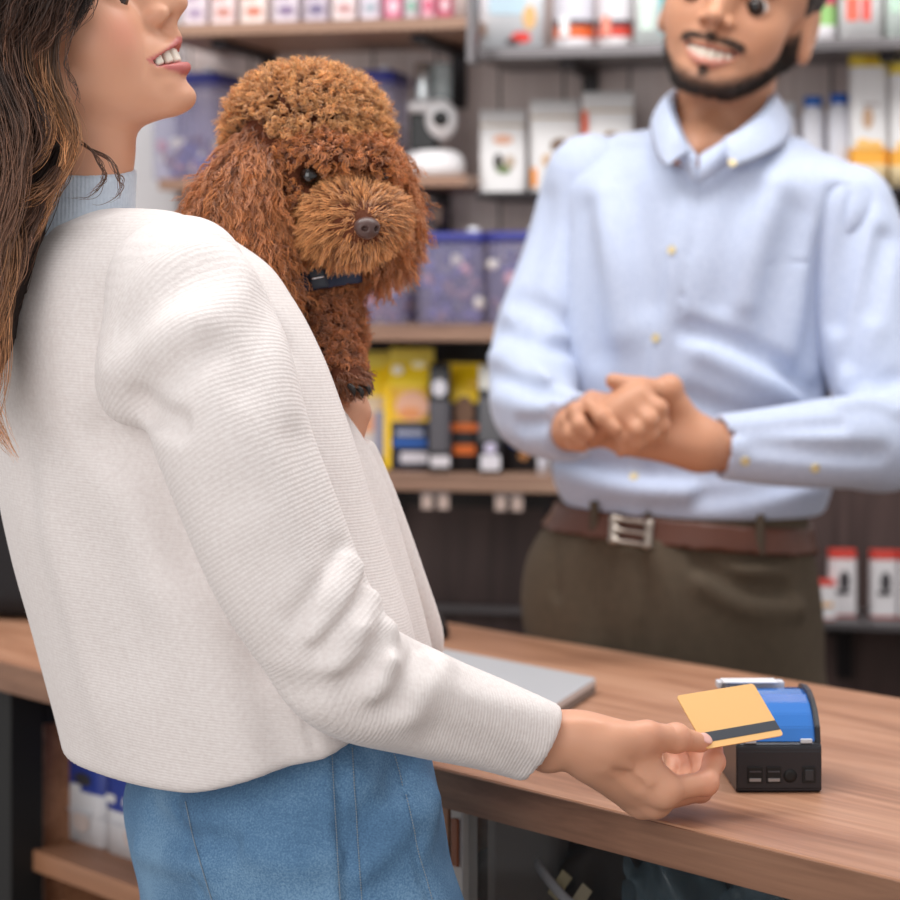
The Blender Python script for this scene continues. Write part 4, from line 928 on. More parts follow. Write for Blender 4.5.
# lashes of the near eye
g_ = []
for k in range(26):
    a = -1+2*k/25; c = np.array([82-abs(a)*5-(1-a)*3, 31+a*12, 12+2*(1-a*a)])
    d = norm((.8, a*.4, .3)); g_.append([HW(c), HW(c+d*4+np.array([0, 0, -.6])), HW(c+d*7+np.array([0, 0, 2]))])
V, F = tubes_np(np.array(g_), np.array([[.0004, .0003, .0001]]*26), 3); m_hair = attr_mat('brown_hair', 'col', .42, spec=.6)
wadd('eyelashes', V, F, mat('lash', lin(24, 18, 16), .5), ba)
# --- hair
DK, MD, GD, LT = lin(44, 29, 24), lin(100, 68, 52), lin(226, 162, 112), lin(150, 110, 88)
def gd(pts, Y0, Y1, sp_, c): n = len(pts); return ([at(x, y, Y0+(Y1-Y0)*i/(n-1)) for i, (x, y) in enumerate(pts)], sp_, c)
hg = [gd([(84, -46), (68, -5), (54, 40), (54, 80), (66, 112), (74, 138), (70, 164), (54, 192), (42, 222), (34, 246)], 1.985, 1.985, .30, (DK, GD)),
      gd([(78, -46), (60, -5), (48, 30), (44, 66), (54, 104), (66, 132), (68, 154), (58, 178), (46, 206)], 1.99, 1.985, .26, (DK, GD)),
      gd([(60, -46), (42, 0), (26, 40), (28, 75), (42, 105), (50, 130), (40, 156), (14, 178), (-14, 194)], 1.985, 1.97, .34, (DK, GD)),
      gd([(50, -46), (28, 0), (20, 44), (24, 84), (38, 112), (44, 140), (28, 164), (4, 186), (-20, 208)], 1.985, 1.965, .34, (DK, MD)),
      gd([(30, -46), (10, 0), (2, 50), (10, 92), (20, 124), (18, 158), (4, 190), (-16, 220)], 1.98, 1.96, .55, (MD, LT)),
      gd([(10, -46), (-6, 0), (-14, 60), (-2, 110), (10, 150), (8, 200), (-6, 250), (-14, 300), (-6, 350)], 1.98, 1.95, .7, (MD, LT)),
      gd([(0, -46), (-10, 40), (2, 90), (16, 130), (14, 170), (0, 215), (-4, 260), (4, 300)], 1.97, 1.95, .5, (DK, LT)),
      gd([(-20, -40), (-30, 60), (-20, 140), (-4, 210), (0, 270), (-14, 330), (-16, 390), (0, 430), (18, 460)], 1.98, 1.945, .6, (DK, GD)),
      gd([(-30, -40), (-40, 60), (-34, 160), (-20, 240), (-10, 310), (-10, 370), (-12, 410), (-2, 444)], 1.99, 1.95, .8, (DK, GD)),
      gd([(58, 150), (50, 172), (38, 190), (22, 214), (12, 246), (4, 280), (-2, 320)], 2.0, 1.97, .6, (DK, MD)),
      gd([(46, 130), (44, 160), (30, 196), (16, 232), (6, 270), (-6, 310), (-12, 350)], 2.02, 1.99, .9, (DK, LT)),
      gd([(66, 150), (58, 176), (44, 196), (32, 214), (20, 240), (16, 262)], 1.995, 1.985, .36, (DK, LT)),
      gd([(60, 168), (50, 184), (30, 196), (4, 204), (-20, 206)], 1.985, 1.975, .3, (MD, GD)), gd([(40, 190), (34, 214), (20, 240), (16, 270), (8, 300)], 1.985, 1.97, .4, (MD, LT)),
      gd([(78, 138), (96, 156), (104, 176), (92, 194), (66, 202)], 2.01, 2.0, .04, (MD, MD)), gd([(80, 144), (108, 160), (121, 180), (116, 198), (92, 203)], 2.015, 2.0, .04, (MD, MD)), gd([(74, 30), (66, 60), (76, 92), (84, 112)], 1.975, 1.985, .03, (MD, DK)),
      gd([(96, -46), (90, -20), (86, -6), (80, 14), (66, 46)], 1.99, 1.985, .3, (DK, DK)), gd([(104, -50), (98, -22), (92, -8), (84, 6), (72, 30)], 2.0, 1.99, .25, (DK, MD)),
      gd([(70, -46), (58, -14), (48, 12), (36, 38), (22, 66)], 1.985, 1.98, .8, (DK, MD)), gd([(40, -46), (24, -14), (10, 20), (-4, 60)], 1.98, 1.97, 1.0, (DK, MD)), gd([(90, -50), (70, -20), (54, 6), (40, 36)], 1.985, 1.985, .7, (DK, MD))]
hcore = Field(); hcore.add(lambda P: hcore_skull(P), hO+hU*.05-hF*.02, .16, .01)
MI = (np.stack([hF, hS, hU], 1)/hSC*1000).astype(np.float32)
def hcore_skull(P):
    q = (P-hO.astype(np.float32))@MI
    a = np.sqrt((((q-np.float32([-8, 0, 52]))/np.float32([101, 82, 84]))**2).sum(-1)); d = (a-1)*82
    # keep behind the hairline
    d = np.maximum(d, (q[..., 0]-np.interp(q[..., 2], [-60, 0, 30, 70, 120], [-28, -6, 26, 62, 74]).astype(np.float32)))
    return d*np.float32(hSC/1000)
hcore.chain([at(-10, 60, 2.08), at(-30, 140, 2.07), at(-20, 240, 2.04), at(-30, 330, 2.0), at(-34, 400, 1.98)], [.075, .07, .05, .034, .015], k=.03)
hcore.chain([at(30, 130, 2.07), at(20, 190, 2.04), at(0, 250, 2.02), at(-16, 310, 2.0)], [.04, .03, .024, .012], k=.02)
hcore.disp(lambda P, d: d+wob(P*np.float32([1, 1, .25]), 160, 3)*.003)
V, F = hcore.mesh((-.56, 1.9, 1.2), (-.18, 2.26, 1.80), .004)
hr = wadd('hair', V, F, mat('hair_base', lin(40, 27, 22), .6, bump=(300, .5, .003)))
so = strands(hr, 'hair_strands', [([p-np.array(t_w.location) for p in a], b, c) for a, b, c in hg], 260, .0080, .00040, None, m_hair, 34, .0032, 3, 3)
# --- jeans
jn = Field()
jsil = [(712, 160, 420), (760, 140, 430), (800, 128, 438), (850, 132, 444), (900, 142, 452), (960, 152, 456), (1010, 172, 442)]
zj = [zt(y) for y, a, b in jsil]; cj = [((a+b)/2-450)/FPX*YT for y, a, b in jsil]; kj = np.array([(b-a)/2/FPX*YT for y, a, b in jsil])/.136
jn.loft(zj, cj, YT, .165*kj, .12*kj, 2.3, ROT, k=.02)
ax = np.array([math.cos(ROT), math.sin(ROT)])
for sg in (1, -1):
    hp = np.array([cj[5]+ax[0]*.085*sg, YT+ax[1]*.085*sg, zj[5]+.01]); kn = hp+np.array([.03, .02, -.33]); kn[2] = .46; an = np.array([hp[0]+.0, hp[1]+.01, .09])
    jn.chain([hp, (hp+kn)/2+np.array([.01, 0, 0]), kn, (kn+an)/2, an], [.088, .078, .060, .053, .046], k=.035)
for pts, w_, dp in (([(150, 815), (185, 838), (232, 845)], .010, .006), ([(140, 850), (170, 862), (200, 866)], .012, -.005), ([(402, 765), (385, 800), (352, 830)], .012, .005), ([(430, 800), (408, 845), (368, 878)], .013, -.006), ([(424, 832), (398, 866), (362, 896)], .010, .006), ([(355, 775), (372, 790), (384, 812)], .010, -.004), ([(250, 850), (290, 862), (330, 858)], .014, -.003),
                    ([(178, 796), (188, 850), (206, 905)], .0026, .004), ([(336, 742), (342, 820), (348, 910)], .0024, .0042), ([(386, 742), (402, 790), (414, 850), (430, 905)], .0024, .004), ([(325, 742), (331, 820), (336, 910)], .005, -.0014), ([(196, 796), (207, 850), (224, 905)], .005, -.0012)): GR(jn, pts, w_, dp)
jn.disp(lambda P, d: d+wob(P, 30, 8)*.0022); jn.plane((0, 0, .985), (0, 0, 1), .003); jn.plane((0, 0, .055), (0, 0, -1), .004)
V, F = jn.mesh((-.36, 1.88, .04), (.12, 2.34, .98), .0045)
m_den = mat('blue_denim', lin(70, 112, 156), .85); nt, L, b = nodes(m_den); tc = N(nt, 'ShaderNodeTexCoord')
n1 = N(nt, 'ShaderNodeTexNoise', i_Scale=9, i_Detail=4); n2 = N(nt, 'ShaderNodeTexNoise', i_Scale=650, i_Detail=2); L.new(tc.outputs['Object'], n1.inputs['Vector']); L.new(tc.outputs['Object'], n2.inputs['Vector'])
ad = N(nt, 'ShaderNodeMath', operation='MULTIPLY_ADD'); L.new(n2.outputs['Fac'], ad.inputs[0]); ad.inputs[1].default_value = .6; L.new(n1.outputs['Fac'], ad.inputs[2])
r = N(nt, 'ShaderNodeValToRGB'); ramp(r, [(.5, lin(60, 92, 126)), (.8, lin(88, 126, 162)), (1.0, lin(118, 154, 186))]); L.new(ad.outputs[0], r.inputs[0]); L.new(r.outputs[0], b.inputs['Base Color'])
bp = N(nt, 'ShaderNodeBump', i_Strength=.5, i_Distance=.0012); L.new(n2.outputs['Fac'], bp.inputs['Height']); L.new(bp.outputs[0], b.inputs['Normal'])
je = wadd('jeans', V, F, m_den)
# stitched seams laid on the cloth
m_st = mat('seam_thread', lin(140, 150, 160), .8)
def stitch(parent, fl, line, wfun, n=60, gap=.55, r=.0005):
    c = spline(line, 20); L_ = np.r_[0, np.cumsum(np.linalg.norm(np.diff(c, axis=0), axis=1))]; tt = np.linspace(0, L_[-1], n*2+1)
    P = np.stack([np.interp(tt, L_, c[:, j]) for j in range(3)], 1); P = np.array([fl.hit(450+p[0]/p[1]*FPX, HOR-(p[2]-CAMZ)/p[1]*FPX, 1.8) for p in P]); _, nn = fl.grad(P.astype(np.float32)); P = P+nn*.0005
    S = np.stack([P[0:-1:2], (P[0:-1:2]+P[1::2])/2+nn[1::2]*.0004, P[1::2]], 1); V, F = tubes_np(S, np.full(S.shape[:2], r), 4); return wfun('stitching', V, F, m_st, parent)
for ln in ([at(331, 748, 1.93), at(335, 820, 1.93), at(340, 905, 1.93)], [at(352, 748, 1.93), at(357, 830, 1.93), at(362, 905, 1.93)], [at(391, 745, 1.95), at(407, 800, 1.95), at(418, 850, 1.96), at(434, 905, 1.97)], [at(186, 802, 1.93), at(197, 850, 1.93), at(214, 905, 1.93)]):
    stitch(je, jn, ln, wadd)
# shoes
for sg in (1, -1):
    c = np.array([cj[5]+ax[0]*.085*sg+.0, YT+ax[1]*.085*sg+.01, 0]); fd = np.array([.82, .57, 0]); s2 = np.array([-.57, .82, 0]); fl = Field()
    fl.ell(c+fd*.05+np.array([0, 0, .035]), (.13, .045, .05), np.stack([fd, s2, [0, 0, 1]]), k=.02); fl.cap(c+np.array([0, 0, .05]), c+np.array([0, 0, .1]), .045, .042, k=.03); fl.plane((0, 0, .001), (0, 0, -1), .004)
    V, F = fl.mesh(c-.2, c+.2, .005); wadd('shoe', V, F, mat('white_leather', lin(220, 218, 214), .5))
# the card in her fingers
cc = [at(676, 696, 2.02), None, None, None]
e1 = norm((.070, .048, .003)); e2 = np.array([.0185, -.024, -.032]); e2 = norm(e2-e1*(e1@e2)); c0 = at(676, 696, 2.035); cwid, chei = .083, .0525; nn = np.cross(e1, -e2)
t = thing('bank_card', 'gold bank card with a dark stripe between the woman\'s fingers', 'card', tuple(c0+e1*cwid/2+e2*chei/2))
M3 = Matrix(((e1[0], -e2[0], nn[0]), (e1[1], -e2[1], nn[1]), (e1[2], -e2[2], nn[2]))); t.rotation_mode = 'QUATERNION'; t.rotation_quaternion = M3.to_quaternion()
prism('card', rrect(-cwid/2, -chei/2, cwid/2, chei/2, .0032), -.0005, .0005, mat('gold_card', lin(230, 182, 118), .38, .12), t)
prism('magnetic_stripe', [(-cwid/2+.0002, -.0205), (cwid/2-.0002, -.0205), (cwid/2-.0002, -.0115), (-cwid/2+.0002, -.0115)], .0005, .0008, mat('stripe', lin(58, 62, 70), .35), t)
# ================================================================== the man behind the counter
t_m = thing('person', 'bearded man in a light blue shirt clasping his hands behind the counter', 'person', (.30, 3.15, 0))
def madd(name, V, F, m, parent=None, **kw): return mesh_np(name, V-np.array(t_m.location), F, m, t_m if parent is None else parent, **kw)
YM = 3.15; MR = math.radians(-14)
def zm(y, Y=YM): return CAMZ-(y-HOR)/FPX*Y
def GR(fl, pts, w, dep, Y0): groove(fl, [fl.hit(x, y, Y0) for x, y in pts], w, dep*(2.1 if w > .007 else 1.3))
ps, ro = math.radians(18), math.radians(15)
mF = norm((-math.sin(ps), -math.cos(ps), 0)); mS0 = np.array([math.cos(ps), -math.sin(ps), 0]); mU0 = np.array([0, 0, 1.])
mU = norm(mU0*math.cos(ro)+mS0*math.sin(ro)); mS = norm(mS0*math.cos(ro)-mU0*math.sin(ro))
mO = at(738, 15, 3.12); mSC = .985*3.1/2500*1000
MW = lambda q: hworld(q, mO, mF, mS, mU, mSC)
# --- shirt trunk
sil = [(150, 640, 790), (175, 590, 842), (205, 572, 848), (250, 562, 840), (300, 557, 832), (350, 554, 827), (400, 552, 826), (450, 552, 828), (485, 554, 832), (505, 562, 826), (530, 572, 816)]
zs = [zm(y) for y, a, b in sil]; cs = [((a+b)/2-450)/FPX*YM for y, a, b in sil]; hx = np.array([(b-a)/2/FPX*YM for y, a, b in sil])
hy = np.array([.07, .10, .115, .125, .128, .126, .124, .124, .126, .122, .114])
ut = Field(); ut.loft(zs, cs, YM, hx, hy, 2.3, MR, k=.02)
sL = at(588, 186, 3.20); sR = at(846, 214, 3.10); nk = at(718, 160, 3.16)
ut.cap(sL, nk, .05, .055, k=.05); ut.cap(sR, nk, .052, .055, k=.05)
def arm(pts, rad): P = [at(*p) for p in pts]; f = Field(); f.chain(P, [r/FPX*p[2] for r, p in zip(rad, pts)], k=.01); return f, P
LA = [(590, 182, 3.19), (574, 240, 3.19), (552, 305, 3.165), (537, 362, 3.12), (533, 398, 3.06), (548, 420, 2.99), (584, 430, 2.92)]
la, LAP = arm(LA, [46, 47, 47, 46, 44, 40, 34])
RA = [(846, 212, 3.10), (862, 270, 3.09), (872, 340, 3.07), (888, 400, 3.05), (888, 438, 3.0), (850, 443, 2.955), (790, 446, 2.925), (716, 447, 2.90)]
ra, RAP = arm(RA, [50, 54, 54, 54, 52, 48, 41, 33])
# folds
for pts, w_, dp in (([(838, 196), (824, 255), (812, 330), (806, 380)], .012, .011), ([(800, 215), (778, 290), (765, 350)], .02, .004), ([(690, 330), (735, 345), (775, 365), (812, 392)], .012, .010), ([(705, 352), (760, 378), (800, 400)], .014, -.006),
                    ([(745, 190), (730, 240), (722, 300)], .02, .004), ([(775, 185), (755, 240), (745, 300)], .018, -.004), ([(600, 200), (612, 260), (620, 330)], .025, -.005), ([(585, 210), (590, 280), (598, 350)], .02, .005),
                    ([(625, 180), (640, 240), (648, 300)], .022, .004), ([(560, 470), (620, 488), (690, 492)], .012, -.006), ([(560, 455), (620, 470), (700, 474), (780, 468)], .014, .007), ([(700, 497), (760, 488), (826, 470)], .012, .006), ([(690, 400), (750, 420), (810, 415)], .016, .006)):
    GR(ut, pts, w_, dp, 2.8)
plk = [(694, 158), (686, 200), (675, 262), (663, 330), (655, 385), (641, 465), (633, 518)]
GR(ut, [(x+14, y) for x, y in plk], .0028, .0028, 2.8); GR(ut, [(x-13, y) for x, y in plk], .0024, .0015, 2.8); GR(ut, plk, .011, -.0016, 2.8)
GR(ut, [(742, 268), (808, 262)], .0025, .002, 2.8); GR(ut, [(742, 268), (740, 335)], .002, .0014, 2.8)
ut.disp(lambda P, d: d+wob(P, 22, 21)*.0022)
hip = lambda P: P+np.concatenate([np.zeros(P.shape[:-1]+(2,), np.float32), .085*(P[..., :1]-np.float32(.3))], -1)
for f_, pp in ((la, [([(500, 330), (540, 345), (585, 352)], .012, .007), ([(494, 355), (540, 372), (588, 378)], .012, -.006), ([(492, 372), (535, 390), (575, 396)], .010, .007), ([(498, 398), (530, 408), (560, 410)], .011, -.005), ([(520, 300), (560, 318), (590, 335)], .014, .006), ([(520, 425), (545, 420), (560, 408)], .010, .005), ([(545, 200), (535, 260), (520, 320)], .018, .004)]),
               (ra, [([(862, 200), (846, 262), (834, 320)], .014, .009), ([(885, 240), (868, 300), (850, 360)], .014, .007), ([(850, 395), (880, 388), (899, 380)], .012, .008), ([(840, 405), (870, 402), (895, 410)], .010, -.006), ([(735, 432), (780, 428), (840, 425)], .008, .004), ([(760, 445), (820, 452), (880, 455)], .012, .005), ([(870, 330), (858, 360), (845, 385)], .014, -.005)])):
    for pts, w_, dp in pp: GR(f_, pts, w_, dp, 2.6)
    f_.disp(lambda P, d: d+wob(P, 30, 5)*.002)
ut.ell(at(700, 122, 3.08), (.062, .075, .05), eul(0, 0, 0), k=.006, op='s')
ut.plane((0, 0, 1.062), (0, 0, -1), .008)
m_sh = mat('blue_oxford', lin(178, 192, 220), .8, sheen=.2, bump=(700, .12, .0006))
nt, L, b = nodes(m_sh); tc = N(nt, 'ShaderNodeTexCoord'); n1 = N(nt, 'ShaderNodeTexNoise', i_Scale=500, i_Detail=2); L.new(tc.outputs['Object'], n1.inputs['Vector'])
r = N(nt, 'ShaderNodeValToRGB'); ramp(r, [(.3, lin(164, 176, 203)), (.7, lin(195, 204, 224))]); L.new(n1.outputs['Fac'], r.inputs[0]); L.new(r.outputs[0], b.inputs['Base Color'])
V, F = ut.mesh((.03, 2.96, 1.02), (.58, 3.36, 1.56), .0045)
sh = madd('shirt', V, F, m_sh)
cL = norm((.9, -.9, -.25)); la.plane(at(569, 430, 2.935), norm(LAP[-1]-LAP[-2]), .003); ra.plane(at(719, 446, 2.902), norm(RAP[-1]-RAP[-2]), .003)
for f_, PP, w_ in ((la, LAP, -1), (ra, RAP, 1)):
    d_ = norm(PP[-1]-PP[-2]); f_.cap(PP[-1]-d_*.012, PP[-1]+d_*.03, .030, .032, k=.002, op='s')
    V, F = f_.mesh(np.min(PP, 0)-.08, np.max(PP, 0)+.08, .0042); madd('sleeve', V, F, m_sh, sh)
# cuff edge stitching band
# --- collar
TP = [(690, 153, 3.03), (677, 130, 3.035), (667, 100, 3.085), (676, 88, 3.15), (700, 82, 3.20), (728, 80, 3.22), (756, 82, 3.20), (774, 90, 3.14), (772, 106, 3.085), (752, 124, 3.045), (724, 139, 3.02)]
BP = [(667, 168, 3.02), (657, 156, 3.04), (650, 124, 3.095), (662, 106, 3.18), (692, 102, 3.235), (728, 101, 3.25), (764, 104, 3.23), (790, 118, 3.15), (787, 140, 3.075), (765, 156, 3.03), (729, 170, 3.0)]
T_, B_ = spline([at(*p) for p in TP], 6), spline([at(*p) for p in BP], 6); n = len(T_); nv = 7; axm = T_.mean(0)
G = np.stack([T_+(B_-T_)*t+np.array([0, 0, 1])*.002*math.sin(PI*t)+(T_-axm)*[1, 1, 0]*.025*math.sin(PI*t) for t in np.linspace(0, 1, nv)], 1)
inn = G-(G-axm)/np.linalg.norm(G-axm, axis=2, keepdims=True)*.0028
S_ = spline([at(*p) for p in [(694, 160, 3.035)]+TP[1:-1]+[(700, 158, 3.03)]], 6)
VV = np.concatenate([G.reshape(-1, 3), inn.reshape(-1, 3)]); Fq = []
idx = lambda i, j, s: s*n*nv+i*nv+j
for i in range(n-1):
    for j in range(nv-1): Fq += [(idx(i, j, 0), idx(i+1, j, 0), idx(i+1, j+1, 0), idx(i, j+1, 0)), (idx(i, j, 1), idx(i, j+1, 1), idx(i+1, j+1, 1), idx(i+1, j, 1))]
    Fq += [(idx(i, 0, 0), idx(i, 0, 1), idx(i+1, 0, 1), idx(i+1, 0, 0)), (idx(i, nv-1, 0), idx(i+1, nv-1, 0), idx(i+1, nv-1, 1), idx(i, nv-1, 1))]
for j in range(nv-1):
    for i in (0, n-1): Fq.append((idx(i, j, 0), idx(i, j+1, 0), idx(i, j+1, 1), idx(i, j, 1)))
madd('collar', VV, np.array(Fq), m_sh, sh)
# the stand of the collar inside, down to the open top button
st_ = spline([at(*p) for p in [(697, 160, 3.035), (684, 140, 3.05), (672, 104, 3.095), (680, 92, 3.15), (702, 86, 3.19), (728, 84, 3.205), (754, 86, 3.19), (769, 95, 3.135), (764, 112, 3.085), (742, 132, 3.05), (716, 150, 3.035), (700, 160, 3.03)]], 6)
G = np.stack([st_+np.array([0, 0, .006]), st_+np.array([0, 0, -.03])+(st_-axm)*[.06, .06, 0]], 1); o2 = G+(G-axm)*[1, 1, 0]/np.linalg.norm(G-axm, axis=2, keepdims=True)*.0022
n = len(st_); VV = np.concatenate([G.reshape(-1, 3), o2.reshape(-1, 3)]); Fq = []
for i in range(n-1):
    a, b2, c, d = i*2, i*2+1, i*2+3, i*2+2; k0 = 2*n; Fq += [(a, b2, c, d), (k0+a, k0+d, k0+c, k0+b2), (a, d, k0+d, k0+a), (b2, k0+b2, k0+c, c)]
madd('collar_band', VV, np.array(Fq), m_sh, sh)
# buttons
m_bt = mat('horn_button', lin(214, 196, 150), .3)
for (x, y, fl, Y0) in ((672, 250, ut, 2.8), (656, 338, ut, 2.8), (634, 477, ut, 2.8), (745, 461, ra, 2.6), (815, 468, ra, 2.6)):
    p = fl.hit(x, y, Y0); _, nn = fl.grad(p.astype(np.float32)[None]); nn = nn[0]; bm = bmesh.new()
    lathe_into(bm, [(.001, .0012), (.0042, .0012), (.0052, .0022), (.0055, .001), (.005, -.001)], p-np.array(t_m.location), 20, Vector(nn).to_track_quat('Z', 'Y').to_matrix().to_4x4())
    bobj('button', bm, m_bt, sh)
p = at(732, 163, 2.992); bm = bmesh.new(); lathe_into(bm, [(.001, .0012), (.0042, .0012), (.005, .0022), (.0052, .001), (.0048, -.001)], p-np.array(t_m.location), 20, Vector((.1, -.8, .5)).to_track_quat('Z', 'Y').to_matrix().to_4x4()); bobj('button', bm, m_bt, sh)
# --- body
bm_ = Field(); hd2 = head_field(True); bm_.add(head_prim(hd2, mO, mF, mS, mU, mSC), mO, .18, .012)
bm_.chain([at(712, 190, 3.17), at(718, 140, 3.165), MW((-8, 0, -30))], [.068, .061, .060], k=.02)
bm_.ell(at(700, 152, 3.10), (.045, .04, .035), k=.03)
groove(bm_, [at(690, 160, 3.04), at(712, 120, 3.09)], .012, -.003)
bm_.loft([zm(y) for y in (180, 240, 400, 520)], [at(712, 0, YM)[0], at(700, 0, YM)[0], at(690, 0, YM)[0], at(694, 0, YM)[0]], YM, [.11, .14, .14, .14], [.07, .095, .10, .095], 2.2, MR, k=.03)
bm_.cap(at(570, 429, 2.935), at(590, 425, 2.885), .021, .019, k=.014)
bm_.cap(sL, nk, .03, .045, k=.03); bm_.cap(sR, nk, .03, .045, k=.03)
bm_.chain(LAP[:-1]+[at(570, 429, 2.935)], [.035, .038, .038, .036, .034, .026, .021], k=.02)
bm_.chain(RAP[:-1]+[at(712, 447, 2.90), at(700, 444, 2.89)], [.035, .038, .038, .036, .036, .035, .032, .0285, .027], k=.02)
# his right hand, in front
for k, (r0, p1, p2, p3) in enumerate((((640, 394, 2.842), (659, 408, 2.828), (662, 426, 2.832), (660, 439, 2.842)), ((630, 402, 2.836), (649, 420, 2.82), (651, 434, 2.826), (648, 443, 2.836)), ((620, 411, 2.834), (637, 430, 2.82), (639, 441, 2.826), (635, 448, 2.834)), ((609, 420, 2.836), (624, 437, 2.828), (625, 446, 2.834), (621, 451, 2.842)))):
    a = at(*r0); bm_.cap(at(586, 424, 2.885), a, .018, .0125, k=.02); finger(bm_, [a, at(*p1), at(*p2), at(*p3)], .0092, .003)
# his left hand, behind, its thumb lying on top
for r0 in ((632, 408, 2.882), (625, 422, 2.882), (622, 434, 2.882), (626, 444, 2.884)): bm_.cap(at(698, 444, 2.888), at(*r0), .021, .0125, k=.02)
bm_.cap(at(692, 432, 2.885), at(668, 392, 2.868), .019, .016, k=.014); bm_.cap(at(667, 392, 2.868), at(641, 388, 2.852), .0145, .0125, k=.006); bm_.cap(at(641, 388, 2.852), at(613, 381, 2.848), .0125, .009, k=.004); bm_.ell(at(670, 387, 2.866), (.015,)*3, k=.006)
for pts in (((632, 404, 2.885), (592, 400, 2.87), (590, 405, 2.842), (602, 417, 2.818), (616, 429, 2.812)), ((625, 420, 2.885), (586, 406, 2.868), (575, 411, 2.84), (580, 425, 2.826), (590, 434, 2.826)), ((622, 434, 2.885), (580, 414, 2.872), (567, 421, 2.85), (571, 434, 2.836), (582, 441, 2.836)), ((626, 444, 2.885), (588, 434, 2.872), (572, 434, 2.856), (574, 443, 2.848), (583, 446, 2.85))):
    finger(bm_, [at(*p) for p in pts], .0092, .003)
V, F = bm_.mesh((.0, 2.78, 1.04), (.60, 3.36, 1.86), .0027)
q = hloc(V, mO, mF, mS, mU, mSC); s_ = np.abs(q[:, 1]); f_, u_ = q[:, 0], q[:, 2]
sk = np.array(lin(194, 140, 110)[:3]); col = np.repeat(sk[None], len(V), 0)
up = np.interp(s_, [0, 4, 10, 20, 29], [-40.2, -39.5, -40.5, -40.8, -39]); dn = np.interp(s_, [0, 10, 20, 29], [-63.5, -62, -55, -42]); on = (f_ > 62)&(s_ < 30)
col = mixc(col, lin(190, 124, 110)[:3], sstep(-1.2, 1, up-u_)*sstep(-1.2, 1, u_-dn)*on*.85)
inn = (on&(f_ < np.interp(s_, [0, 20, 28], [88, 72, 62]))&(u_ < up-3)&(u_ > dn+5)).astype(float); col = mixc(col, lin(60, 24, 24)[:3], inn)
def seg_d(q, pts):
    pts = spline(pts, 6); b = np.full(len(q), 1e9); qq = np.stack([q[:, 0], np.abs(q[:, 1]), q[:, 2]], 1)
    for a, c in zip(pts, pts[1:]): ab = c-a; t = np.clip((qq-a)@ab/(ab@ab), 0, 1); b = np.minimum(b, np.linalg.norm(qq-a-t[:, None]*ab, axis=1))
    return b
MUST = [(99, 0, -32), (93, 12, -32.5), (84, 22, -33.5), (76, 29, -36.5)]
def beard(q):
    f_, s_, u_ = q[:, 0], np.abs(q[:, 1]), q[:, 2]
    ub = np.interp(f_, [-10, 10, 30, 55, 75, 90], [16, -2, -24, -50, -63, -69]); b = sstep(-7, 15, ub-u_)
    lowf = np.interp(f_, [-20, 0, 20, 50, 80], [-36, -44, -62, -84, -96]); b = b*sstep(-4, 4, u_-lowf)*(f_ > -6)*(s_ < 70)
    b = np.maximum(b, sstep(6.2, 3.2, seg_d(q, MUST))); b = np.maximum(b, sstep(7, 4, seg_d(q, [(91, 0, -64), (90, 0, -68)]))*.9); b = np.maximum(b, .25*sstep(14, 4, seg_d(q, [(70, 34, -46), (68, 33, -66)])))
    return b*(f_ > -6)
hb = beard(q); near = (f_ > -30)&(u_ > -110)&(u_ < 130)
col = mixc(col, lin(34, 25, 22)[:3], hb*.9*near)
brow = sstep(7, 4.5, seg_d(q, [(92, 12, 24), (88, 26, 28), (76, 44, 24)])); col = mixc(col, lin(30, 22, 20)[:3], brow*near)
mb = madd('body', V, F, attr_mat('tan_skin', 'col', .48, sss=.10, bump=(700, .05, .0006)), cols={'col': col})
teeth_mesh(mb, lambda q: MW(q+np.array([0, 0, -4.5]))-np.array(t_m.location))
for s2 in (33, -33): eye_mesh(mb, lambda q: MW(q)-np.array(t_m.location), s2, (1, -.1, -.1), (46, 28, 20))
# short beard hairs
g = np.random.default_rng(4); nf = F[:, 0]; pw = hb*near; ids = np.nonzero(pw > .25)[0]; ids = g.choice(ids, 5200, p=pw[ids]/pw[ids].sum())
base = V[ids]; _, nn = bm_.grad(base.astype(np.float32)); dr = nn*.6+np.array([0, 0, -.6])+g.normal(size=nn.shape)*.35; dr /= np.linalg.norm(dr, axis=1, keepdims=True)
ln = g.uniform(.003, .0065, (len(ids), 1)); P = np.stack([base-nn*.0005, base+dr*ln*.5, base+dr*ln+np.array([0, 0, -.001])], 1)-np.array(t_m.location)
Vb, Fb = tubes_np(P, np.repeat([[.00030, .00024, .00008]], len(ids), 0), 3); mesh_np('beard', Vb, Fb, mat('beard_hair', lin(30, 23, 20), .5), mb)
# head hair: short, dark, with a sideburn
hc = Field()
MMi = (np.stack([mF, mS, mU], 1)/mSC*1000).astype(np.float32)
def mh(P):
    q = (P-mO.astype(np.float32))@MMi; a = np.sqrt((((q-np.float32([-8, 0, 52]))/np.float32([104, 82, 88]))**2).sum(-1)); d = (a-1)*82
    return np.maximum(np.maximum(d, q[..., 0]-np.interp(q[..., 2], [-60, -10, 10, 40, 70, 120], [-30, -20, 14, 44, 78, 84]).astype(np.float32)), -(q[..., 2]+np.interp(q[..., 0], [-90, -20, 0, 20], [40, 20, 0, -8]).astype(np.float32)))*np.float32(mSC/1000)
hc.add(mh, mO+mU*.06, .17, .01); hc.disp(lambda P, d: d+wob(P, 200, 6)*.0016)
V, F = hc.mesh(mO-.16, mO+.2, .0045); madd('hair', V, F, mat('black_hair', lin(30, 23, 20), .55, bump=(300, .6, .003)))
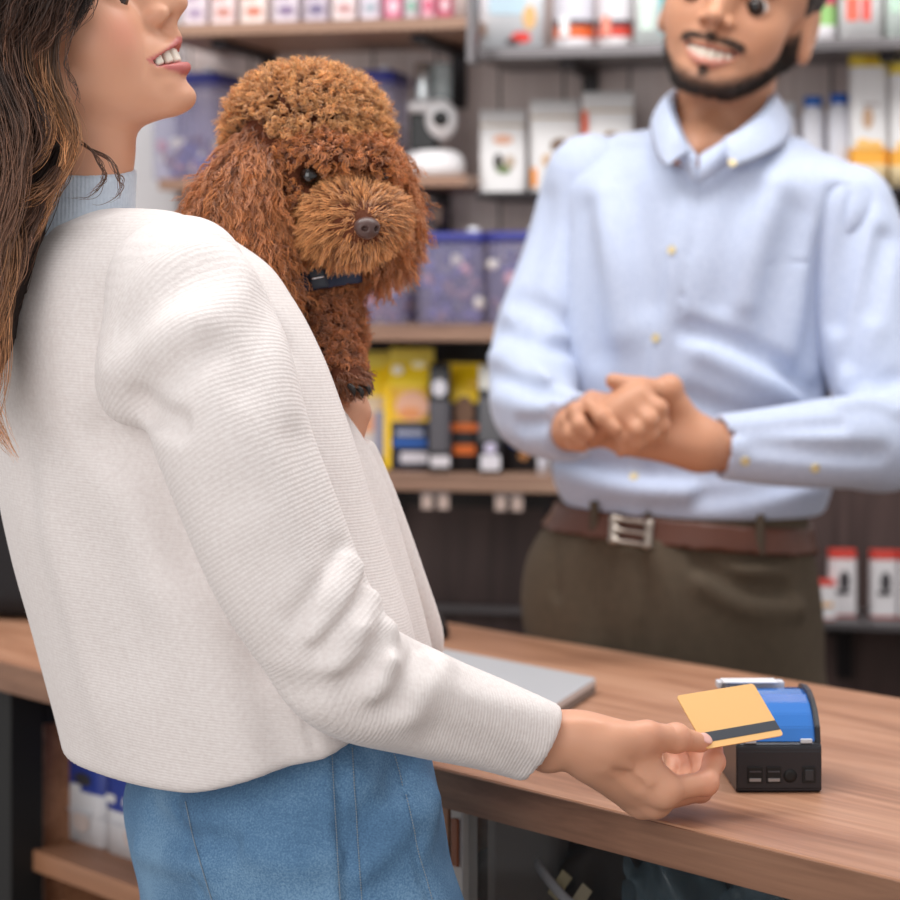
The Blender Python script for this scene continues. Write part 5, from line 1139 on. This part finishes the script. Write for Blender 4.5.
# --- trousers, belt
tr = Field(); tsl = [(478, 560, 812), (505, 557, 808), (540, 534, 812), (590, 526, 818), (650, 530, 822), (720, 540, 820), (760, 545, 815)]
zj = [zm(y) for y, a, b in tsl]; cj = [((a+b)/2-450)/FPX*YM for y, a, b in tsl]; kj = np.array([(b-a)/2/FPX*YM for y, a, b in tsl])
tr.loft(zj, cj, YM, kj, np.array([.112, .114, .122, .128, .128, .124, .12]), 2.3, MR, k=.02)
for sg in (1, -1):
    hp = np.array([cj[4]+.092*sg, YM-.02*sg, zj[5]]); tr.chain([hp, hp+np.array([.005*sg, .0, -.2]), np.array([hp[0]+.01*sg, YM, .48]), np.array([hp[0]+.012*sg, YM+.02, .09])], [.09, .08, .066, .06], k=.03)
for pts, w_, dp in (([(641, 545), (645, 590), (640, 650), (636, 690)], .006, .005), ([(655, 548), (668, 600), (660, 660)], .012, -.004), ([(557, 540), (554, 565), (558, 595)], .006, .005), ([(700, 562), (740, 588), (785, 592)], .012, .009), ([(705, 585), (750, 608), (800, 610)], .012, -.006), ([(690, 545), (730, 556), (790, 552)], .01, .006), ([(600, 560), (596, 610), (604, 660)], .02, .004)): GR(tr, pts, w_, dp, 2.8)
tr.disp(lambda P, d: d+wob(P, 20, 8)*.003); tr.plane((0, 0, 1.088), (0, 0, 1), .003); tr.plane((0, 0, .05), (0, 0, -1), .004)
V, F = tr.mesh((.02, 2.95, .03), (.60, 3.36, 1.12), .0055); madd('trousers', V, F, mat('brown_wool', lin(84, 72, 58), .9, bump=(400, .4, .002), noise=(90, .22)))
be = Field(); be.loft([zm(478), zm(505), zm(540), zm(560)], [cj[0], cj[1], cj[2], cj[2]], YM, kj[:4]+.004, np.array([.112, .114, .122, .124])+.0045, 2.3, MR, k=.001)
def bel(P, d):
    z = P[..., 2]+.085*(P[..., 0]-np.float32(.30)); return np.maximum(d, np.abs(z-np.float32(1.0445))-np.float32(.0165))
be.disp(bel); V, F = be.mesh((.04, 2.96, .98), (.56, 3.34, 1.12), .0035); bt = madd('belt', V, F, mat('brown_leather', lin(86, 48, 34), .38, bump=(160, .3, .002), noise=(60, .15)))
b0, b1 = be.hit(614, 528, 2.8), be.hit(650, 534, 2.8); pts = [be.hit(x, y, 2.8)+np.array([0, -.006, 0]) for x, y in ((613, 518), (650, 523), (648, 545), (612, 540))]
fl = Field(); fl.chain([pts[0], pts[1]], [.0026]*2); fl.chain([pts[1], pts[2]], [.0026]*2); fl.chain([pts[2], pts[3]], [.0026]*2); fl.chain([pts[3], pts[0]], [.0032]*2); fl.chain([(pts[0]+pts[3])/2, (pts[1]+pts[2])/2], [.0018]*2)
V, F = fl.mesh(np.min(pts, 0)-.01, np.max(pts, 0)+.01, .0015); madd('buckle', V, F, mat('buckle_steel', lin(170, 160, 150), .3, .9), bt)
for x in (594, 760):
    p = be.hit(x, 522 if x < 700 else 535, 2.8); fl = Field(); fl.box(p+np.array([0, -.001, 0]), (.0055, .003, .026), eul(0, 0, math.degrees(MR)), .0015); V, F = fl.mesh(p-.035, p+.035, .002); madd('belt_loop', V, F, mat('loop_wool', lin(76, 65, 53), .9))
for sg in (1, -1):
    c = np.array([cj[4]+.104*sg, YM-.02, 0]); fl = Field(); fl.ell(c+np.array([-.02, -.06, .04]), (.05, .145, .055), k=.02); fl.cap(c+np.array([0, .02, .05]), c+np.array([0, .02, .1]), .05, .048, k=.03); fl.plane((0, 0, .001), (0, 0, -1), .004)
    V, F = fl.mesh(c-.25, c+.25, .006); madd('shoe', V, F, mat('brown_shoe', lin(70, 44, 32), .4))
# ================================================================== the poodle
t_d = thing('dog', 'curly red brown poodle held against the woman\'s chest', 'dog', (-.12, 2.22, 1.28))
def dadd(name, V, F, m, parent=None, **kw): return mesh_np(name, V-np.array(t_d.location), F, m, t_d if parent is None else parent, **kw)
dg = Field(); reg = {}
def R_(name, *a, kind='ell', k=.012):
    f = Field(); getattr(f, kind)(*a); reg.setdefault(name, Field()).p += f.p; p = f.p[0]; dg.p.append((p[0], p[1], p[2], k, 'u'))
R_('top', at(306, 138, 2.20), (.060, .056, .056)); R_('top', at(290, 124, 2.21), (.044, .046, .036)); R_('top', at(330, 124, 2.21), (.040, .044, .034))
R_('face', at(305, 180, 2.185), (.046, .05, .046)); R_('face', at(350, 174, 2.20), (.036, .044, .038)); R_('face', at(296, 222, 2.175), (.030, .036, .033))
R_('face', at(322, 154, 2.144), (.026, .020, .012)); R_('face', at(372, 160, 2.16), (.020, .020, .012))
R_('muz', at(330, 214, 2.16), at(362, 226, 2.120), .032, .022, kind='cap'); R_('muz', at(338, 234, 2.14), (.029, .032, .016)); R_('muz', at(378, 214, 2.145), (.022, .026, .021)); R_('muz', at(345, 207, 2.135), (.027, .024, .018))
R_('ear', [at(262, 138, 2.165), at(240, 170, 2.15), at(226, 205, 2.135), at(232, 240, 2.125), at(250, 268, 2.12)], [.014, .018, .021, .022, .016], kind='chain')
R_('ear', [at(270, 160, 2.155), at(256, 200, 2.14), at(256, 240, 2.13), at(266, 268, 2.125)], [.014, .018, .020, .016], kind='chain')
R_('ear', [at(380, 146, 2.24), at(388, 182, 2.25), at(390, 212, 2.24), at(382, 232, 2.23), at(372, 240, 2.225)], [.012, .014, .015, .015, .013], kind='chain')
R_('body', [at(298, 230, 2.22), at(302, 285, 2.215), at(306, 330, 2.22)], [.042, .034, .034], kind='chain', k=.02)
R_('body', at(306, 330, 2.22), at(262, 440, 2.33), .034, .06, kind='cap', k=.03); R_('body', at(275, 400, 2.30), (.05, .06, .07), k=.03)
R_('leg', [at(318, 318, 2.185), at(330, 350, 2.155), at(342, 372, 2.135)], [.020, .017, .0145], kind='chain'); R_('paw', at(349, 378, 2.125), (.016, .019, .0105), k=.006)
R_('leg', [at(290, 340, 2.25), at(300, 380, 2.24), at(315, 400, 2.23)], [.028, .022, .02], kind='chain')
R_('leg', [at(255, 450, 2.34), at(285, 490, 2.30), at(295, 520, 2.29)], [.04, .028, .02], kind='chain'); R_('leg', [at(280, 450, 2.38), at(300, 490, 2.36), at(305, 520, 2.35)], [.04, .028, .02], kind='chain')
R_('leg', [at(240, 460, 2.38), at(215, 450, 2.42), at(205, 425, 2.43)], [.022, .018, .02], kind='chain')
eN, eF = at(309, 176, 2.1325), at(379, 173, 2.164)
dg.ell(eN, (.011, .011, .010), k=.004, op='s'); dg.ell(eF, (.010, .010, .009), k=.004, op='s')
for k_ in (-1, 0, 1): groove(dg, [at(350+k_*7, 374, 2.105), at(353+k_*7, 392, 2.10)], .003, .003)
groove(dg, [at(362, 238, 2.09), at(350, 252, 2.10), at(330, 254, 2.115)], .004, .004)
nz = at(367, 227, 2.092)
V, F = dg.mesh((-.30, 2.03, 1.05), (.02, 2.52, 1.58), .0034)
db = dadd('body', V, F, mat('dark_undercoat', lin(96, 48, 24), .85, bump=(400, .6, .003)))
g = np.random.default_rng(11)
ctr = V[F].mean(1); e1_ = V[F[:, 2]]-V[F[:, 0]]; e2_ = V[F[:, 3]]-V[F[:, 1]]; ar = np.linalg.norm(np.cross(e1_, e2_), axis=1)
vis = np.where((ctr[:, 2] > 1.235), 1.0, .25); vis = vis*np.where(ctr[:, 1] < 2.27, 1, .45)
NL = 14500
re_ = reg['ear'].eval(ctr.astype(np.float32)); vis = vis*np.where(re_ < .002, 2.0, 1); vis = vis*np.where(reg['muz'].eval(ctr.astype(np.float32)) < .002, 1.5, 1); ids = g.choice(len(F), NL, p=ar*vis/(ar*vis).sum()); base = ctr[ids]; _, nn = dg.grad(base.astype(np.float32))
names = ['top', 'face', 'muz', 'ear', 'body', 'leg', 'paw']; rd = np.stack([reg[k].eval(base.astype(np.float32)) for k in names], 1); rg = rd.argmin(1); tone0 = np.ones(len(base))
ok = (np.linalg.norm(base-eN, axis=1) > .0128)&(np.linalg.norm(base-eF, axis=1) > .0115)&(np.linalg.norm(base-nz, axis=1) > .0108)
base, nn, rg = base[ok], nn[ok], rg[ok]; n = len(base)
dn = np.array([0, 0, -1.]); dr = np.empty_like(base); L_ = np.empty(n); cr = np.empty(n); tn_ = np.empty(n)
for i, (fl_, ln_, cr_, tt_) in enumerate(((lambda p, a: a+np.array([0, 0, .2]), .019, .0026, 1.9), (lambda p, a: a*.65+dn*.25+(p-nz)*3, .015, .0026, 1.6), (lambda p, a: a*.50+norm_rows(p-nz)*.75+dn*.35, .015, .0012, .7), (lambda p, a: a*(.46+.22*sstep(1.385, 1.46, p[:, 2:]))+dn*.95+np.array([-.08, 0, 0]), .036, .0026, 2.6), (lambda p, a: a*.75+dn*.4, .018, .0038, 1.7), (lambda p, a: a*.65+dn*.45, .0145, .0034, 1.6), (lambda p, a: a*.25+dn*.5+np.array([.4, -.3, 0]), .010, .0012, .9))):
    norm_rows = lambda a: a/(np.linalg.norm(a, axis=1, keepdims=True)+1e-9)
    s = rg == i
    if s.any(): dr[s] = norm_rows(fl_(base[s], nn[s])); L_[s] = ln_; cr[s] = cr_; tn_[s] = tt_
dr += g.normal(size=dr.shape)*.16; dr /= np.linalg.norm(dr, axis=1, keepdims=True); L_ *= g.uniform(.7, 1.25, n); cr *= g.uniform(.6, 1.4, n)
# around the eyes the hair is short
de = np.minimum(np.linalg.norm(base-eN, axis=1), np.linalg.norm(base-eF, axis=1)); L_ *= np.clip((de-.004)/.020, .45, 1)
dnz = np.linalg.norm(base-nz, axis=1); L_ *= np.clip((dnz-.004)/.022, .3, 1)
K = 11; t = np.linspace(0, 1, K); U = np.cross(dr, g.normal(size=dr.shape)); U /= np.linalg.norm(U, axis=1, keepdims=True); Wv = np.cross(dr, U)
ph = g.uniform(0, 6.28, n); sg = g.choice([-1, 1], n); M_ = 5
Ps, Rs, Cs = [], [], []
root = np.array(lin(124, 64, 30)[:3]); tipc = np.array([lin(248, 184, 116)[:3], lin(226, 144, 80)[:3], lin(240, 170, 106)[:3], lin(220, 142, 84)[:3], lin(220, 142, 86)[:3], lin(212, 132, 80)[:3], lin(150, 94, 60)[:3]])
tone = g.uniform(.7, 1.25, n)
for m_ in range(M_):
    o = g.normal(size=(n, 3))*.0011; a = ph[:, None]+sg[:, None]*2*PI*tn_[:, None]*t[None]*(1+g.normal(size=(n, 1))*.06); rr = cr[:, None]*(.25+.75*np.sqrt(t))[None]*(1-.25*t[None]**3)
    P = base[:, None]-nn[:, None]*.002+dr[:, None]*(L_[:, None]*t[None])[..., None]+rr[..., None]*(np.cos(a)[..., None]*U[:, None]+np.sin(a)[..., None]*Wv[:, None])-(np.cos(ph)[:, None]*U+np.sin(ph)[:, None]*Wv)[:, None]*(cr*.25)[:, None, None]
    P = P+o[:, None]*(.6+.5*t)[None, :, None]; P[..., 2] -= (L_[:, None]*.18*t[None]**2)
    Ps.append(P); Rs.append(np.repeat((.00046*(1.1-.75*t**2))[None], n, 0)*g.uniform(.75, 1.25, (n, 1)))
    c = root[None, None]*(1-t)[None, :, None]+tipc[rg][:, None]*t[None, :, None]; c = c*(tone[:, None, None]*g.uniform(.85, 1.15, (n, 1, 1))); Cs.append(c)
Vf, Ff = tubes_np(np.concatenate(Ps), np.concatenate(Rs), 3); Cf = np.repeat(np.concatenate(Cs), 3, axis=1).reshape(-1, 3)
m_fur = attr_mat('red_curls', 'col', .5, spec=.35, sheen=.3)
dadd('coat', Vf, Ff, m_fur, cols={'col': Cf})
# eyes, nose, claws
m_eye = mat('dark_eye', lin(14, 10, 9), .06, coat=.6)
for c, r_ in ((eN, .0088), (eF, .0082)):
    f = Field(); f.ell(c+np.array([.0006, -.0012, 0]), (r_,)*3); Ve, Fe = f.mesh(c-.014, c+.014, .0012); dadd('eye', Ve, Fe, m_eye)
nd_ = norm((.45, -.85, -.1)); f = Field(); Rn = frame(nd_, (1, .5, 0)); f.ell(nz, (.0115, .0085, .009), Rn, k=.002); f.ell(nz+np.array([0, 0, -.004]), (.0075, .006, .0075), Rn, k=.004)
for s in (-1, 1): f.ell(nz+Rn[0]*.0052*s+nd_*.0072+np.array([0, 0, -.001]), (.0026, .0022, .0036), Rn, k=.0012, op='s')
Ve, Fe = f.mesh(nz-.018, nz+.018, .0009); dadd('nose', Ve, Fe, mat('dog_nose', lin(84, 62, 58), .34, bump=(1500, .3, .0005)))
for k_, (x, y, Y) in enumerate(((350, 386, 2.105), (358, 388, 2.107), (365, 385, 2.112))):
    p = at(x, y, Y); f = Field(); f.chain([p, p+np.array([.003, -.002, -.003]), p+np.array([.004, -.0025, -.0085])], [.0026, .0022, .0006], k=.002); Ve, Fe = f.mesh(p-.014, p+.014, .0008); dadd('claw', Ve, Fe, mat('claw_dark', lin(34, 28, 26), .3))
# collar with its buckle
cc_ = at(306, 281, 2.215); an = norm(at(318, 330, 2.22)-at(300, 230, 2.22)); Rc = frame(an, (1, 0, 0)); f = Field(); ang = np.linspace(0, 2*PI, 33)
for a, b2 in zip(ang, ang[1:]):
    p = lambda q: cc_+(Rc[0]*math.cos(q)+Rc[1]*math.sin(q))*.0505; f.cap(p(a), p(b2), .0055, .0055, k=.001)
f.p = [(lambda P, c=cc_.astype(np.float32), R=Rc.astype(np.float32): (lambda q: np.maximum(np.abs(np.hypot(q[..., 0], q[..., 1])-.0515)-.0022, np.abs(q[..., 2])-.0105))((P-c)@R.T), cc_, .07, .001, 'u')]
Ve, Fe = f.mesh(cc_-.07, cc_+.07, .0022); cl = dadd('collar', Ve, Fe, mat('navy_collar', lin(36, 46, 72), .6, bump=(800, .3, .0006)))
q_ = cc_+(Rc[0]*.25-Rc[1]*.97)*.0535 if Rc[1][1] > 0 else cc_+(Rc[0]*.25+Rc[1]*.97)*.0535
f = Field(); f.box(q_, (.008, .003, .010), Rc, .0015); Ve, Fe = f.mesh(q_-.018, q_+.018, .0012); dadd('buckle', Ve, Fe, mat('collar_buckle', lin(40, 46, 62), .3), cl)
f = Field(); f.cap(q_+Rc[0]*.005+np.array([0, -.004, 0]), q_-Rc[0]*.005+np.array([0, -.004, 0]), .0012, .0012); Ve, Fe = f.mesh(q_-.018, q_+.018, .0008); dadd('buckle_pin', Ve, Fe, mat('steel_pin', lin(210, 210, 214), .2, .9), cl)
# ------------------------------------------------------------------ camera, light
cam = bpy.data.cameras.new('camera'); co = bpy.data.objects.new('camera', cam); C.objects.link(co)
co.location = (0, 0, CAMZ); co.rotation_euler = (PI/2, 0, 0)
cam.sensor_width = 36; cam.lens = 100; cam.shift_y = -150/900; cam.clip_start = .05
cam.dof.use_dof = True; cam.dof.focus_distance = 1.99; cam.dof.aperture_fstop = 5.6
sc = bpy.context.scene; sc.camera = co
w = bpy.data.worlds.new('world'); sc.world = w; w.use_nodes = True
w.node_tree.nodes['Background'].inputs['Color'].default_value = (1.0, .98, .97, 1)
w.node_tree.nodes['Background'].inputs['Strength'].default_value = .66
def area(name, loc, target, size, power, col=(1, 1, 1), size_y=None):
    l = bpy.data.lights.new(name, 'AREA'); l.energy = power; l.size = size; l.color = col
    if size_y: l.shape = 'RECTANGLE'; l.size_y = size_y
    o = bpy.data.objects.new(name, l); C.objects.link(o); o.location = loc
    o.rotation_euler = (Vector(target)-Vector(loc)).to_track_quat('-Z', 'Y').to_euler(); return o
area('shop_window', (-1.7, -1.2, 2.1), (.1, 3.2, 1.3), 2.4, 50, (1, .99, .985))
area('unseen_ceiling_lamp', (.5, 2.3, 2.85), (.5, 2.4, 0), 1.3, 13, (1, .985, .97), .5)
area('unseen_ceiling_lamp', (-.7, 2.2, 2.85), (-.6, 2.3, 0), 1.1, 13, (1, .985, .97), .5)
area('unseen_ceiling_lamp', (.3, 2.6, 2.85), (.2, 4.0, 1.4), 2.4, 22, (1, .985, .97), .3)  # out of view, added and aimed to brighten the back wall
sc.view_settings.view_transform = 'Standard'; sc.view_settings.look = 'None'
sc.view_settings.gamma = 1; sc.view_settings.use_curve_mapping = False; sc.view_settings.exposure = .1
